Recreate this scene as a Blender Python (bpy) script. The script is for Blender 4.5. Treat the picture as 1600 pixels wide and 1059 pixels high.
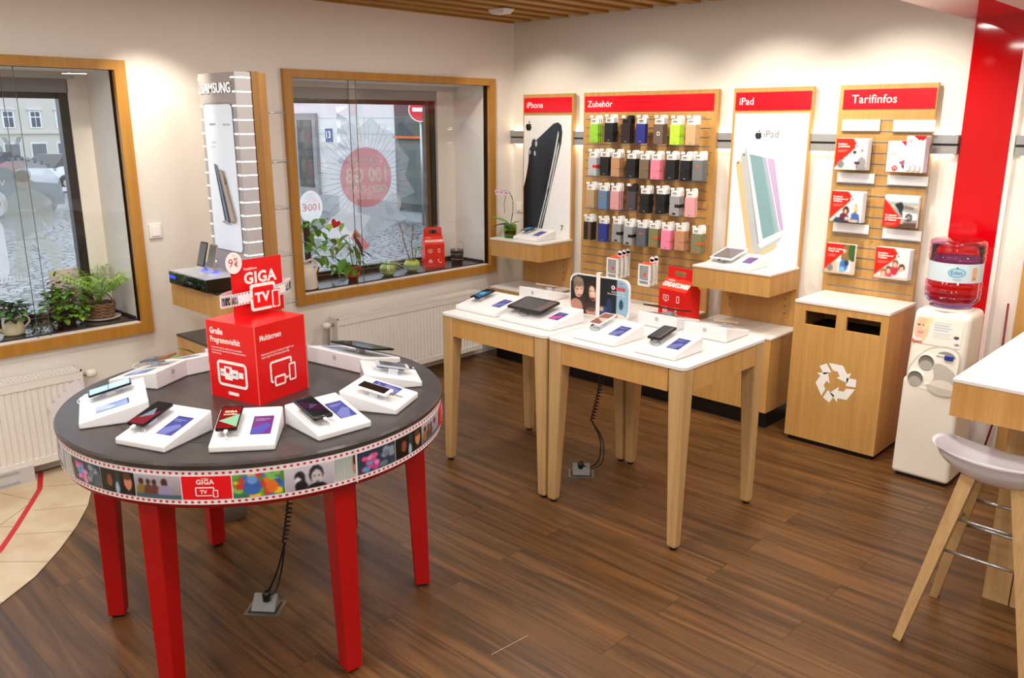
import bpy, bmesh, math, random
import numpy as np
from mathutils import Matrix, Vector
random.seed(7); np.random.seed(7)
for o in list(bpy.data.objects): bpy.data.objects.remove(o)
SC = bpy.context.scene; COL = SC.collection
PI = math.pi; R = math.radians

# ---------------------------------------------------------------- camera, sky, lights, exposure
cam = bpy.data.cameras.new('camera'); cam.lens = 1305/1600*36; cam.sensor_width = 36; cam.sensor_fit = 'HORIZONTAL'
cam.clip_start = .05; cam.clip_end = 300
camo = bpy.data.objects.new('camera', cam); COL.objects.link(camo)
camo.location = (0, 0, 2.0); camo.rotation_euler = (R(90-14.582), 0, R(43.93)); SC.camera = camo
SC.view_settings.view_transform = 'Standard'; SC.view_settings.look = 'None'
SC.view_settings.gamma = 1; SC.view_settings.use_curve_mapping = False
SC.view_settings.exposure = 0.04
W = bpy.data.worlds.new('overcast_sky'); SC.world = W; W.use_nodes = True
bg = W.node_tree.nodes['Background']; bg.inputs[0].default_value = (.80, .89, 1, 1); bg.inputs[1].default_value = 2.1
WARM = (1, .90, .73); NEUT = (1, .965, .905)
def area(x, y, z, sx, sy, pw, col=NEUT, rot=(0, 0, 0), name='ceiling_panel_light'):
    l = bpy.data.lights.new(name, 'AREA'); l.shape = 'RECTANGLE'; l.size = sx; l.size_y = sy; l.energy = pw; l.color = col
    o = bpy.data.objects.new(name, l); COL.objects.link(o); o.location = (x, y, z); o.rotation_euler = rot; return o
def spot(x, y, z, tx, ty, tz, pw, ang=70, blend=.6, col=WARM, rad=.03, name='spot_lamp'):
    l = bpy.data.lights.new(name, 'SPOT'); l.energy = pw; l.spot_size = R(ang); l.spot_blend = blend; l.color = col; l.shadow_soft_size = rad
    o = bpy.data.objects.new(name, l); COL.objects.link(o); o.location = (x, y, z)
    o.rotation_euler = (Vector((tx, ty, tz))-Vector((x, y, z))).to_track_quat('-Z', 'Y').to_euler(); return o
# unseen round ceiling lamps, added for the room's general light
def downlights(xs, ys, z, total):
    for x in xs:
        for y in ys:
            l = bpy.data.lights.new('added_downlight', 'AREA'); l.shape = 'DISK'; l.size = .28; l.energy = total/len(xs)/len(ys); l.color = NEUT
            o = bpy.data.objects.new('added_downlight', l); COL.objects.link(o); o.location = (x, y, z)
downlights((-.8, .6), (2.0, 3.9), 2.555, 62); downlights((-.5, 1.1), (-1.4, .3), 2.555, 75)
downlights((-3.75, -2.25), (.95, 2.55, 4.1), 2.79, 72); downlights((-4.2, -2.6), (-1.4, .2), 2.79, 50)
# wall washers in front of the back wall, one over the front table
for x, p in ((-4.72, 24), (-3.80, 24), (-2.75, 40), (-1.95, 42)): spot(x, 4.5, 2.74, x, 5.36, 1.50, p*1.5, 92, .7, WARM)
spot(-4.55, 2.02, 2.72, -5.2, 2.32, 1.75, 62, 62, .8, WARM)
spot(-2.2, 2.4, 2.72, -2.35, 3.2, .9, 34, 80, .6, WARM); spot(-2.3, .6, 2.72, -2.9, 1.5, .94, 40, 75, .6, NEUT)
spot(-1.4, 4.0, 2.5, -1.5, 4.8, .8, 45, 80, .6, WARM)

# ---------------------------------------------------------------- materials
def lin(c):
    if isinstance(c, str):
        c = c.lstrip('#'); c = [int(c[i:i+2], 16)/255 for i in (0, 2, 4)]
    return [(v/12.92 if v <= .04045 else ((v+.055)/1.055)**2.4) for v in c]
MC = {}
def base(name):
    m = bpy.data.materials.new(name); m.use_nodes = True; nt = m.node_tree
    return m, nt, nt.nodes['Principled BSDF']
def node(nt, t, **k):
    n = nt.nodes.new(t)
    for a, b in k.items():
        if a.startswith('i_'):
            n.inputs[int(a[2:]) if a[2:].isdigit() else a[2:].replace('_', ' ')].default_value = b
        else: setattr(n, a, b)
    return n
def cm(c, rough=.5, metal=0, em=0, vary=.05, scale=30, bump=0, coat=0, name=None):
    """plain coloured material with a faint procedural mottling"""
    k = (c, rough, metal, em, vary, scale, bump, coat)
    if k in MC: return MC[k]
    m, nt, p = base(name or 'surface'); L = lin(c)
    tc = node(nt, 'ShaderNodeTexCoord'); nz = node(nt, 'ShaderNodeTexNoise'); nz.inputs['Scale'].default_value = scale
    nt.links.new(tc.outputs['Object'], nz.inputs['Vector'])
    mx = node(nt, 'ShaderNodeMix', data_type='RGBA')
    mx.inputs[6].default_value = [min(1, v*(1-vary)) for v in L]+[1]; mx.inputs[7].default_value = [min(1, v*(1+vary)) for v in L]+[1]
    nt.links.new(nz.outputs['Fac'], mx.inputs[0]); nt.links.new(mx.outputs[2], p.inputs['Base Color'])
    p.inputs['Roughness'].default_value = rough; p.inputs['Metallic'].default_value = metal
    if coat: p.inputs['Coat Weight'].default_value = coat; p.inputs['Coat Roughness'].default_value = .05
    if em:
        nt.links.new(mx.outputs[2], p.inputs['Emission Color']); p.inputs['Emission Strength'].default_value = em
    if bump:
        b = node(nt, 'ShaderNodeBump'); b.inputs['Strength'].default_value = bump; b.inputs['Distance'].default_value = .01
        nt.links.new(nz.outputs['Fac'], b.inputs['Height']); nt.links.new(b.outputs[0], p.inputs['Normal'])
    MC[k] = m; return m
def wood(c1, c2, axis=2, rough=.45, stretch=26, name='oak', fine=8.):
    m, nt, p = base(name); tc = node(nt, 'ShaderNodeTexCoord'); mp = node(nt, 'ShaderNodeMapping')
    s = [stretch]*3; s[axis] = 1.1; mp.inputs['Scale'].default_value = s
    nt.links.new(tc.outputs['Object'], mp.inputs['Vector'])
    n1 = node(nt, 'ShaderNodeTexNoise'); n1.inputs['Scale'].default_value = 1; n1.inputs['Detail'].default_value = 6; n1.inputs['Distortion'].default_value = .6
    n2 = node(nt, 'ShaderNodeTexNoise'); n2.inputs['Scale'].default_value = fine; n2.inputs['Detail'].default_value = 3
    nt.links.new(mp.outputs[0], n1.inputs[0]); nt.links.new(mp.outputs[0], n2.inputs[0])
    mth = node(nt, 'ShaderNodeMix'); mth.inputs[0].default_value = .35
    nt.links.new(n1.outputs['Fac'], mth.inputs[2]); nt.links.new(n2.outputs['Fac'], mth.inputs[3])
    cr = node(nt, 'ShaderNodeValToRGB'); cr.color_ramp.elements[0].position = .32; cr.color_ramp.elements[1].position = .68
    cr.color_ramp.elements[0].color = lin(c1)+[1]; cr.color_ramp.elements[1].color = lin(c2)+[1]
    nt.links.new(mth.outputs[0], cr.inputs[0]); nt.links.new(cr.outputs[0], p.inputs['Base Color'])
    p.inputs['Roughness'].default_value = rough
    return m
OAK = wood('#b88748', '#cea05e', 2); OAKX = wood('#b88748', '#cea05e', 0); OAKF = wood('#a8732a', '#bf8a38', 2, .4, name='window_trim_wood')
OAKS = wood('#9a6a20', '#b98532', 1, .5, name='slat_wood'); LEGW = wood('#b08a58', '#c9a472', 2, .5, name='pale_oak')
DARKTOP = wood('#302a28', '#443c39', 0, .33, 14, name='dark_wood_top')
WHITE = cm('#f1ece6', .3, vary=.01, name='white_laminate'); SOLID = cm('#e4e1dd', .35, vary=.01, name='white_solid_surface')
RED = cm('#e00a0f', .3, vary=.03, name='red_card'); REDLEG = cm('#b40508', .35, vary=.04, name='red_lacquer'); REDSIGN = cm('#e8001c', .3, vary=.02, name='red_sign')
BLACK = cm('#0c0c0e', .3, name='black'); DK = cm('#25242a', .4, name='charcoal'); STEEL = cm('#b9b9bb', .3, .9, name='steel'); ALU = cm('#a9a9aa', .45, .5, name='aluminium')
def floor_mat():
    m, nt, p = base('walnut_plank_floor'); tc = node(nt, 'ShaderNodeTexCoord')
    br = node(nt, 'ShaderNodeTexBrick'); br.offset = .37; br.inputs['Scale'].default_value = 1
    br.inputs['Brick Width'].default_value = 1.25; br.inputs['Row Height'].default_value = .19; br.inputs['Mortar Size'].default_value = .0012
    br.inputs['Color1'].default_value = (0, 0, 0, 1); br.inputs['Color2'].default_value = (1, 1, 1, 1); br.inputs['Mortar'].default_value = (.5, .5, .5, 1); br.inputs['Bias'].default_value = 0
    nt.links.new(tc.outputs['Object'], br.inputs[0])
    mp = node(nt, 'ShaderNodeMapping'); mp.inputs['Scale'].default_value = (1.3, 22, 1); nt.links.new(tc.outputs['Object'], mp.inputs[0])
    ad = node(nt, 'ShaderNodeVectorMath', operation='MULTIPLY_ADD'); ad.inputs[1].default_value = (7, 13, 5)
    nt.links.new(br.outputs['Color'], ad.inputs[0]); nt.links.new(mp.outputs[0], ad.inputs[2])
    n1 = node(nt, 'ShaderNodeTexNoise'); n1.inputs['Scale'].default_value = 1; n1.inputs['Detail'].default_value = 7; n1.inputs['Distortion'].default_value = .9
    nt.links.new(ad.outputs[0], n1.inputs[0])
    cr = node(nt, 'ShaderNodeValToRGB'); e = cr.color_ramp.elements
    e[0].position = .3; e[0].color = lin('#3c2712')+[1]; e[1].position = .72; e[1].color = lin('#7a522c')+[1]
    nt.links.new(n1.outputs['Fac'], cr.inputs[0])
    mr = node(nt, 'ShaderNodeMapRange'); mr.inputs[3].default_value = .82; mr.inputs[4].default_value = 1.12; nt.links.new(br.outputs['Color'], mr.inputs[0])
    mu = node(nt, 'ShaderNodeVectorMath', operation='SCALE'); nt.links.new(cr.outputs[0], mu.inputs[0]); nt.links.new(mr.outputs[0], mu.inputs['Scale'])
    mx = node(nt, 'ShaderNodeMix', data_type='RGBA'); mx.inputs[7].default_value = lin('#24150c')+[1]
    nt.links.new(br.outputs['Fac'], mx.inputs[0]); nt.links.new(mu.outputs[0], mx.inputs[6]); nt.links.new(mx.outputs[2], p.inputs['Base Color'])
    p.inputs['Roughness'].default_value = .38
    return m
def tile_mat():
    m, nt, p = base('beige_floor_tile'); tc = node(nt, 'ShaderNodeTexCoord'); mp = node(nt, 'ShaderNodeMapping'); mp.inputs['Rotation'].default_value = (0, 0, R(28))
    br = node(nt, 'ShaderNodeTexBrick'); br.offset = .5; br.inputs['Scale'].default_value = 1; br.inputs['Brick Width'].default_value = 60; br.inputs['Row Height'].default_value = 60; br.inputs['Mortar Size'].default_value = .0
    br.inputs['Color1'].default_value = lin('#d9c6a8')+[1]; br.inputs['Color2'].default_value = lin('#d9c6a8')+[1]; br.inputs['Mortar'].default_value = lin('#8d7658')+[1]
    nt.links.new(tc.outputs['Object'], mp.inputs[0]); nt.links.new(mp.outputs[0], br.inputs[0])
    n = node(nt, 'ShaderNodeTexNoise'); n.inputs['Scale'].default_value = 5; n.inputs['Detail'].default_value = 5
    mx = node(nt, 'ShaderNodeMix', data_type='RGBA', blend_type='MULTIPLY'); mx.inputs[0].default_value = 1
    cr = node(nt, 'ShaderNodeValToRGB'); cr.color_ramp.elements[0].color = (.86, .78, .70, 1); cr.color_ramp.elements[0].position = .35; cr.color_ramp.elements[1].position = .62; nt.links.new(tc.outputs['Object'], n.inputs[0]); nt.links.new(n.outputs['Fac'], cr.inputs[0])
    nt.links.new(br.outputs[0], mx.inputs[6]); nt.links.new(cr.outputs[0], mx.inputs[7]); nt.links.new(mx.outputs[2], p.inputs['Base Color']); p.inputs['Roughness'].default_value = .4
    return m
def cobble_mat():
    m, nt, p = base('wet_cobblestones'); tc = node(nt, 'ShaderNodeTexCoord'); mp = node(nt, 'ShaderNodeMapping'); mp.inputs['Scale'].default_value = (1, 1, 1)
    v = node(nt, 'ShaderNodeTexVoronoi', feature='DISTANCE_TO_EDGE'); v.inputs['Scale'].default_value = 5
    v2 = node(nt, 'ShaderNodeTexVoronoi'); v2.inputs['Scale'].default_value = 5
    nt.links.new(tc.outputs['Object'], mp.inputs[0]); nt.links.new(mp.outputs[0], v.inputs['Vector']); nt.links.new(mp.outputs[0], v2.inputs['Vector'])
    cr = node(nt, 'ShaderNodeValToRGB'); e = cr.color_ramp.elements; e[0].position = .02; e[0].color = lin('#2d3942')+[1]; e[1].position = .16; e[1].color = lin('#93a1ab')+[1]
    nt.links.new(v.outputs['Distance'], cr.inputs[0]); mx = node(nt, 'ShaderNodeMix', data_type='RGBA', blend_type='MULTIPLY'); mx.inputs[0].default_value = .4
    nt.links.new(cr.outputs[0], mx.inputs[6]); nt.links.new(v2.outputs['Color'], mx.inputs[7])
    hs = node(nt, 'ShaderNodeHueSaturation'); hs.inputs['Saturation'].default_value = .35; nt.links.new(mx.outputs[2], hs.inputs['Color'])
    nt.links.new(hs.outputs[0], p.inputs['Base Color']); p.inputs['Roughness'].default_value = .35
    b = node(nt, 'ShaderNodeBump'); b.inputs['Distance'].default_value = .03; nt.links.new(v.outputs['Distance'], b.inputs['Height']); nt.links.new(b.outputs[0], p.inputs['Normal'])
    return m
def glass_mat(name, tint=(1, 1, 1), ior=1.45, rough=0., boost=0.):
    m, nt, p = base(name); nt.nodes.remove(p); out = nt.nodes['Material Output']
    t = node(nt, 'ShaderNodeBsdfTransparent'); t.inputs[0].default_value = (*tint, 1); g = node(nt, 'ShaderNodeBsdfGlossy'); g.inputs['Roughness'].default_value = rough
    f = node(nt, 'ShaderNodeFresnel'); f.inputs[0].default_value = ior
    a = node(nt, 'ShaderNodeMath', operation='ADD', use_clamp=True); a.inputs[1].default_value = boost
    geo = node(nt, 'ShaderNodeNewGeometry'); inv = node(nt, 'ShaderNodeMath', operation='SUBTRACT', use_clamp=True); inv.inputs[0].default_value = 1; nt.links.new(geo.outputs['Backfacing'], inv.inputs[1])
    f2 = node(nt, 'ShaderNodeMath', operation='MULTIPLY'); nt.links.new(f.outputs[0], a.inputs[0]); nt.links.new(a.outputs[0], f2.inputs[0]); nt.links.new(inv.outputs[0], f2.inputs[1]); a = f2; mx = node(nt, 'ShaderNodeMixShader')
    nt.links.new(a.outputs[0], mx.inputs[0]); nt.links.new(t.outputs[0], mx.inputs[1]); nt.links.new(g.outputs[0], mx.inputs[2]); nt.links.new(mx.outputs[0], out.inputs[0])
    return m
def film_mat(c, alpha, name='translucent_window_print', tl=.7):
    k = ('film', c, alpha, tl)
    if k in MC: return MC[k]
    m, nt, p = base(name); nz = node(nt, 'ShaderNodeTexNoise'); nz.inputs['Scale'].default_value = 90
    mx = node(nt, 'ShaderNodeMix', data_type='RGBA'); L = lin(c); mx.inputs[6].default_value = L+[1]; mx.inputs[7].default_value = [v*.94 for v in L]+[1]
    nt.links.new(nz.outputs['Fac'], mx.inputs[0]); nt.links.new(mx.outputs[2], p.inputs['Base Color']); p.inputs['Alpha'].default_value = alpha; p.inputs['Roughness'].default_value = .6
    nt.links.new(mx.outputs[2], p.inputs['Emission Color']); p.inputs['Emission Strength'].default_value = 0
    # the vinyl lets daylight through
    t = node(nt, 'ShaderNodeBsdfTranslucent'); nt.links.new(mx.outputs[2], t.inputs[0]); tr = node(nt, 'ShaderNodeBsdfTransparent')
    d = node(nt, 'ShaderNodeMixShader'); d.inputs[0].default_value = tl; a = node(nt, 'ShaderNodeMixShader'); a.inputs[0].default_value = alpha
    p.inputs['Alpha'].default_value = 1
    nt.links.new(p.outputs[0], d.inputs[1]); nt.links.new(t.outputs[0], d.inputs[2]); nt.links.new(tr.outputs[0], a.inputs[1]); nt.links.new(d.outputs[0], a.inputs[2])
    nt.links.new(a.outputs[0], nt.nodes['Material Output'].inputs[0]); MC[k] = m; return m
def print_mat(em=0, rough=.35, name='printed_picture'):
    k = ('print', em, rough)
    if k in MC: return MC[k]
    m, nt, p = base(name); a = node(nt, 'ShaderNodeVertexColor', layer_name='Col'); nt.links.new(a.outputs[0], p.inputs['Base Color']); p.inputs['Roughness'].default_value = rough
    if em: nt.links.new(a.outputs[0], p.inputs['Emission Color']); p.inputs['Emission Strength'].default_value = em
    MC[k] = m; return m
GLASS = glass_mat('window_glass', boost=.02); ACRYL = glass_mat('clear_acrylic', (.97, .98, .98), 1.49)
FLOOR = floor_mat(); TILE = tile_mat()
WALL = cm('#e9e4dd', .85, vary=.015, scale=60, bump=.03, name='painted_wall')

# ---------------------------------------------------------------- mesh builder
class MB:
    def __init__(s): s.v = []; s.f = []; s.m = []; s.s = []; s.mats = []
    def mi(s, mat):
        if mat not in s.mats: s.mats.append(mat)
        return s.mats.index(mat)
    def add(s, vs, fs, mat, mtx=None, smooth=False):
        b = len(s.v); i = s.mi(mat)
        s.v += [tuple(mtx @ Vector(p)) for p in vs] if mtx is not None else [tuple(p) for p in vs]
        for f in fs: s.f.append([b+k for k in f]); s.m.append(i); s.s.append(smooth)
        return s
    def box(s, x0, x1, y0, y1, z0, z1, mat, bev=0, mtx=None, seg=1, taper=None):
        vs = [(x, y, z) for z in (z0, z1) for y in (y0, y1) for x in (x0, x1)]
        fs = [(0, 2, 3, 1), (4, 5, 7, 6), (0, 1, 5, 4), (2, 6, 7, 3), (0, 4, 6, 2), (1, 3, 7, 5)]
        if taper: vs = [taper(*v) for v in vs]
        if not bev: return s.add(vs, fs, mat, mtx)
        bm = bmesh.new(); bv = [bm.verts.new(v) for v in vs]
        for f in fs: bm.faces.new([bv[k] for k in f])
        bmesh.ops.bevel(bm, geom=list(bm.edges), offset=bev, segments=seg+1, affect='EDGES', profile=.5)
        return s.bm(bm, mat, mtx)
    def bm(s, bm, mat, mtx=None, smooth=False):
        bm.verts.index_update(); s.add([v.co for v in bm.verts], [[v.index for v in f.verts] for f in bm.faces], mat, mtx, smooth); bm.free(); return s
    def prism(s, pts, z0, z1, mat, mtx=None, side=None):
        n = len(pts); vs = [(x, y, z0) for x, y in pts]+[(x, y, z1) for x, y in pts]
        s.add(vs, [list(range(n))[::-1], list(range(n, 2*n))], mat, mtx)
        return s.add(vs, [(i, (i+1) % n, n+(i+1) % n, n+i) for i in range(n)], side or mat, mtx)
    def lathe(s, prof, mat, mtx=None, n=24, smooth=True):
        vs = []; fs = []; k = len(prof)
        for i in range(n):
            a = 2*PI*i/n; vs += [(r*math.cos(a), r*math.sin(a), z) for r, z in prof]
        for i in range(n):
            for j in range(k-1):
                a, b = i*k+j, ((i+1) % n)*k+j; fs.append((a, b, b+1, a+1))
        return s.add(vs, fs, mat, mtx, smooth)
    def tube(s, pts, r, mat, n=8, mtx=None, closed=False):
        pts = [Vector(p) for p in pts]; N = len(pts); rr = r if isinstance(r, (list, tuple)) else [r]*N
        vs = []; fs = []; up = None
        for i, p in enumerate(pts):
            t = (pts[min(i+1, N-1)]-pts[max(i-1, 0)]).normalized()
            if up is None: up = t.orthogonal().normalized()
            up = (up-t*up.dot(t)).normalized(); bi = t.cross(up)
            for k in range(n):
                a = 2*PI*k/n; vs.append(p+(up*math.cos(a)+bi*math.sin(a))*rr[i])
        for i in range(N-1):
            for k in range(n): fs.append((i*n+k, i*n+(k+1) % n, (i+1)*n+(k+1) % n, (i+1)*n+k))
        fs.append(tuple(range(n))[::-1]); fs.append(tuple(range((N-1)*n, N*n)))
        return s.add(vs, fs, mat, mtx, True)
    def leaf(s, b, d, L, w, mat, droop=.3, up=(0, 0, 1), n=5, shape=1., fold=.15):
        b = Vector(b); d = Vector(d).normalized(); up = Vector(up); side = d.cross(up)
        if side.length < 1e-3: side = Vector((1, 0, 0))
        side.normalize(); vs = []; fs = []; p = b.copy()
        for i in range(n+1):
            t = i/n; ww = w*.5*math.sin(PI*min(1, (t*.92+.06))**shape); nn = side.cross(d).normalized()
            vs += [p-side*ww+nn*ww*fold*2, p.copy(), p+side*ww+nn*ww*fold*2]
            d = (d-Vector((0, 0, droop/n))).normalized(); p = p+d*(L/n)
        for i in range(n):
            a = i*3; fs += [(a, a+1, a+4, a+3), (a+1, a+2, a+5, a+4)]
        return s.add(vs, fs, mat, smooth=True)
    def obj(s, name, parent=None, **k):
        me = bpy.data.meshes.new(name); me.from_pydata(s.v, [], s.f)
        for m in s.mats: me.materials.append(m)
        me.polygons.foreach_set('material_index', s.m); me.polygons.foreach_set('use_smooth', s.s); me.update()
        o = bpy.data.objects.new(name, me); COL.objects.link(o)
        if parent: o.parent = parent
        return tag(o, **k)
def tag(o, label=None, cat=None, group=None, kind=None):
    if label: o['label'] = label
    if cat: o['category'] = cat
    if group: o['group'] = group
    if kind: o['kind'] = kind
    return o
def thing(name, label, cat, loc=(0, 0, 0), rz=0, group=None):
    o = bpy.data.objects.new(name, None); COL.objects.link(o); o.location = loc; o.rotation_euler = (0, 0, rz); o.empty_display_size = .05
    return tag(o, label, cat, group)
def dup(o, loc=None, rz=None, label=None, group=None, parent=None):
    c = o.copy(); COL.objects.link(c); c.parent = parent
    for ch in list(o.children): dup(ch, parent=c)
    if loc is not None: c.location = loc
    if rz is not None: c.rotation_euler = (0, 0, rz)
    if label: c['label'] = label
    if group: c['group'] = group
    return c
def T(x, y, z): return Matrix.Translation((x, y, z))
def RX(a): return Matrix.Rotation(a, 4, 'X')
def RY(a): return Matrix.Rotation(a, 4, 'Y')
def RZ(a): return Matrix.Rotation(a, 4, 'Z')
def rrect(w, h, r, n=4, cx=0, cy=0):
    o = []
    for sx, sy, a0 in ((1, 1, 0), (-1, 1, 90), (-1, -1, 180), (1, -1, 270)):
        for i in range(n+1):
            a = R(a0+90*i/n); o.append((cx+sx*(w/2-r)+r*math.cos(a), cy+sy*(h/2-r)+r*math.sin(a)))
    return o
TX = {}
def textmesh(t, bold):
    k = (t, bold)
    if k not in TX:
        c = bpy.data.curves.new('t', 'FONT'); c.body = t; c.size = 1; c.offset = bold; c.fill_mode = 'FRONT'; c.resolution_u = 3; c.space_character = 1+max(0, bold)*2.2
        o = bpy.data.objects.new('t', c); COL.objects.link(o); dg = bpy.context.evaluated_depsgraph_get(); me = o.evaluated_get(dg).to_mesh()
        V = [tuple(v.co) for v in me.vertices]; F = [list(p.vertices) for p in me.polygons]
        o.evaluated_get(dg).to_mesh_clear(); bpy.data.objects.remove(o); bpy.data.curves.remove(c); TX[k] = (V, F)
    return TX[k]
class Flat:
    """vector print on a plane (or through a mapping): u right, v up, layers stacked outward"""
    def __init__(s, mb, origin=(0, 0, 0), u=(1, 0, 0), v=(0, 0, 1), fn=None, step=.0004, sub=None):
        s.mb = mb; s.o = Vector(origin); s.u = Vector(u).normalized(); s.v = Vector(v).normalized(); s.n = s.u.cross(s.v); s.l = 0; s.fn = fn; s.st = step; s.sub = sub
    def P(s, x, y):
        if s.fn: return s.fn(x, y, s.l*s.st)
        return s.o+s.u*x+s.v*y+s.n*(s.l*s.st)
    def poly(s, pts, mat, up=1):
        s.l += up
        if s.sub:
            xs = [p[0] for p in pts]; bm = bmesh.new(); bm.faces.new([bm.verts.new((x, y, 0)) for x, y in pts])
            x = math.floor(min(xs)/s.sub)*s.sub+s.sub
            while x < max(xs):
                bmesh.ops.bisect_plane(bm, geom=bm.verts[:]+bm.edges[:]+bm.faces[:], plane_co=(x, 0, 0), plane_no=(1, 0, 0)); x += s.sub
            bm.verts.index_update(); s.mb.add([s.P(v.co.x, v.co.y) for v in bm.verts], [[v.index for v in f.verts] for f in bm.faces], mat); bm.free()
        else: s.mb.add([s.P(x, y) for x, y in pts], [list(range(len(pts)))], mat)
        return s
    def rect(s, x0, x1, y0, y1, mat, up=1): return s.poly([(x0, y0), (x1, y0), (x1, y1), (x0, y1)], mat, up)
    def rr(s, cx, cy, w, h, r, mat, up=1): return s.poly(rrect(w, h, r, 4, cx, cy), mat, up)
    def ell(s, cx, cy, rx, ry, mat, n=24, up=1, a0=0, a1=360):
        return s.poly([(cx+rx*math.cos(R(a0+(a1-a0)*i/n)), cy+ry*math.sin(R(a0+(a1-a0)*i/n))) for i in range(n if a1-a0 == 360 else n+1)], mat, up)
    def line(s, pts, w, mat, closed=False):
        s.l += 1; pts = [Vector(p) for p in pts]; q = pts+[pts[0]] if closed else pts
        for a, b in zip(q, q[1:]):
            d = (b-a).normalized(); n = Vector((-d.y, d.x))*w/2; a = a-d*w/2; b = b+d*w/2
            s.mb.add([s.P(*p) for p in (a-n, b-n, b+n, a+n)], [(0, 1, 2, 3)], mat)
        return s
    def frame(s, cx, cy, w, h, r, t, mat, inner):
        s.rr(cx, cy, w, h, r, mat); s.rr(cx, cy, w-2*t, h-2*t, max(.0005, r-t), inner); return s
    def text(s, t, x, y, h, mat, bold=.0, align='l', sx=1., up=1, slant=0, mirror=False):
        V, F = textmesh(t, bold); xs = [v[0] for v in V]; w = max(xs)-min(xs); k = h/.7; s.l += up
        ox = x-min(xs)*k*sx-(0 if align == 'l' else w*k*sx*(.5 if align == 'c' else 1))
        vs = []
        for vx, vy, _ in V:
            X = ox+vx*k*sx+slant*vy*k; Y = y+vy*k
            if mirror: X = 2*x-X
            vs.append(s.P(X, Y))
        s.mb.add(vs, [f[::-1] for f in F] if mirror else F, mat); return s
# numpy canvas for photographic prints, laid out as a fine coloured mesh
class Cv:
    def __init__(s, w, h, c, c2=None):
        s.w, s.h = w, h; s.a = np.zeros((h, w, 3)); Y, X = np.mgrid[0:h, 0:w]; s.X = (X+.5)/w; s.Y = (Y+.5)/h
        s.a[:] = s.c(c)
        if c2 is not None: s.a = s.a*(1-s.Y[..., None])+s.c(c2)*s.Y[..., None]
    def c(s, c):
        return np.array([int(c[i:i+2], 16)/255 for i in (1, 3, 5)]) if isinstance(c, str) else np.array(c, float)
    def put(s, m, c, a=1.): s.a[m] = s.a[m]*(1-a)+s.c(c)*a; return s
    def ell(s, x, y, rx, ry, c, rot=0, a=1.):
        q = R(rot); asp = s.w/s.h; dx = (s.X-x)*asp; dy = s.Y-y; u = dx*math.cos(q)+dy*math.sin(q); v = -dx*math.sin(q)+dy*math.cos(q)
        return s.put((u/(rx*asp))**2+(v/ry)**2 < 1, c, a)
    def poly(s, P, c, a=1.):
        m = np.zeros(s.X.shape, bool); n = len(P)
        for i in range(n):
            (x1, y1), (x2, y2) = P[i], P[(i+1) % n]
            if y1 == y2: continue
            m ^= ((s.Y >= min(y1, y2)) & (s.Y < max(y1, y2)) & (s.X < x1+(s.Y-y1)*(x2-x1)/(y2-y1)))
        return s.put(m, c, a)
    def rect(s, x0, x1, y0, y1, c, a=1.): return s.put((s.X >= x0) & (s.X < x1) & (s.Y >= y0) & (s.Y < y1), c, a)
    def noise(s, k=.04): s.a = np.clip(s.a+np.random.randn(*s.a.shape)*k, 0, 1); return s
    def person(s, x, y, r, hair, skin, shirt, hat=None):
        s.ell(x, y+r*2.6, r*1.9, r*1.9, shirt); s.rect(x-r*1.7, x+r*1.7, y+r*2.4, 1, shirt) if y+r*2.4 < 1 else None
        s.ell(x, y-r*.1, r*1.2*s.h/s.w*1.05, r*1.35, hair); s.ell(x, y+r*.15, r*.85*s.h/s.w, r*1.12, skin)
        k = s.h/s.w
        for d in (-1, 1): s.ell(x+d*r*.35*k, y, r*.13*k, r*.09, '#2a1c18')
        s.ell(x, y+r*.65, r*.34*k, r*.13, '#a03c3a')
        if hat: s.ell(x, y-r*.75, r*1.0*k, r*.55, hat)
        return s
    def mesh(s, name, fn, parent, em=0, rough=.35, **k):
        """fn(u,v) -> point, u 0..1 left to right, v 0..1 bottom to top"""
        for _ in range(2):
            q = np.pad(s.a, ((1, 1), (1, 1), (0, 0)), 'edge'); s.a = (q[1:-1, 1:-1]*2+q[:-2, 1:-1]+q[2:, 1:-1]+q[1:-1, :-2]+q[1:-1, 2:])/6
        h, w = s.h, s.w; V = [fn(i/w, 1-j/h) for j in range(h+1) for i in range(w+1)]
        idx = (np.arange(h)[:, None]*(w+1)+np.arange(w)[None, :]).ravel(); F = np.stack([idx+w+1, idx+w+2, idx+1, idx], 1)
        me = bpy.data.meshes.new(name); me.vertices.add(len(V)); me.vertices.foreach_set('co', np.array([tuple(v) for v in V], np.float32).ravel())
        me.loops.add(F.size); me.loops.foreach_set('vertex_index', F.ravel().astype(np.int32)); me.polygons.add(len(F))
        me.polygons.foreach_set('loop_start', np.arange(0, F.size, 4, dtype=np.int32)); me.update(calc_edges=True)
        L = np.where(s.a <= .04045, s.a/12.92, ((s.a+.055)/1.055)**2.4).reshape(-1, 3); C4 = np.ones((len(F), 4, 4), np.float32); C4[:, :, :3] = L[:, None, :]
        at = me.color_attributes.new('Col', 'FLOAT_COLOR', 'CORNER'); at.data.foreach_set('color', C4.ravel()); me.materials.append(print_mat(em, rough))
        o = bpy.data.objects.new(name, me); COL.objects.link(o); o.parent = parent; return tag(o, **k)
def plane_fn(o, u, v, w, h):
    o = Vector(o); u = Vector(u)*w; v = Vector(v)*h
    return lambda a, b: o+u*a+v*b
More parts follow.
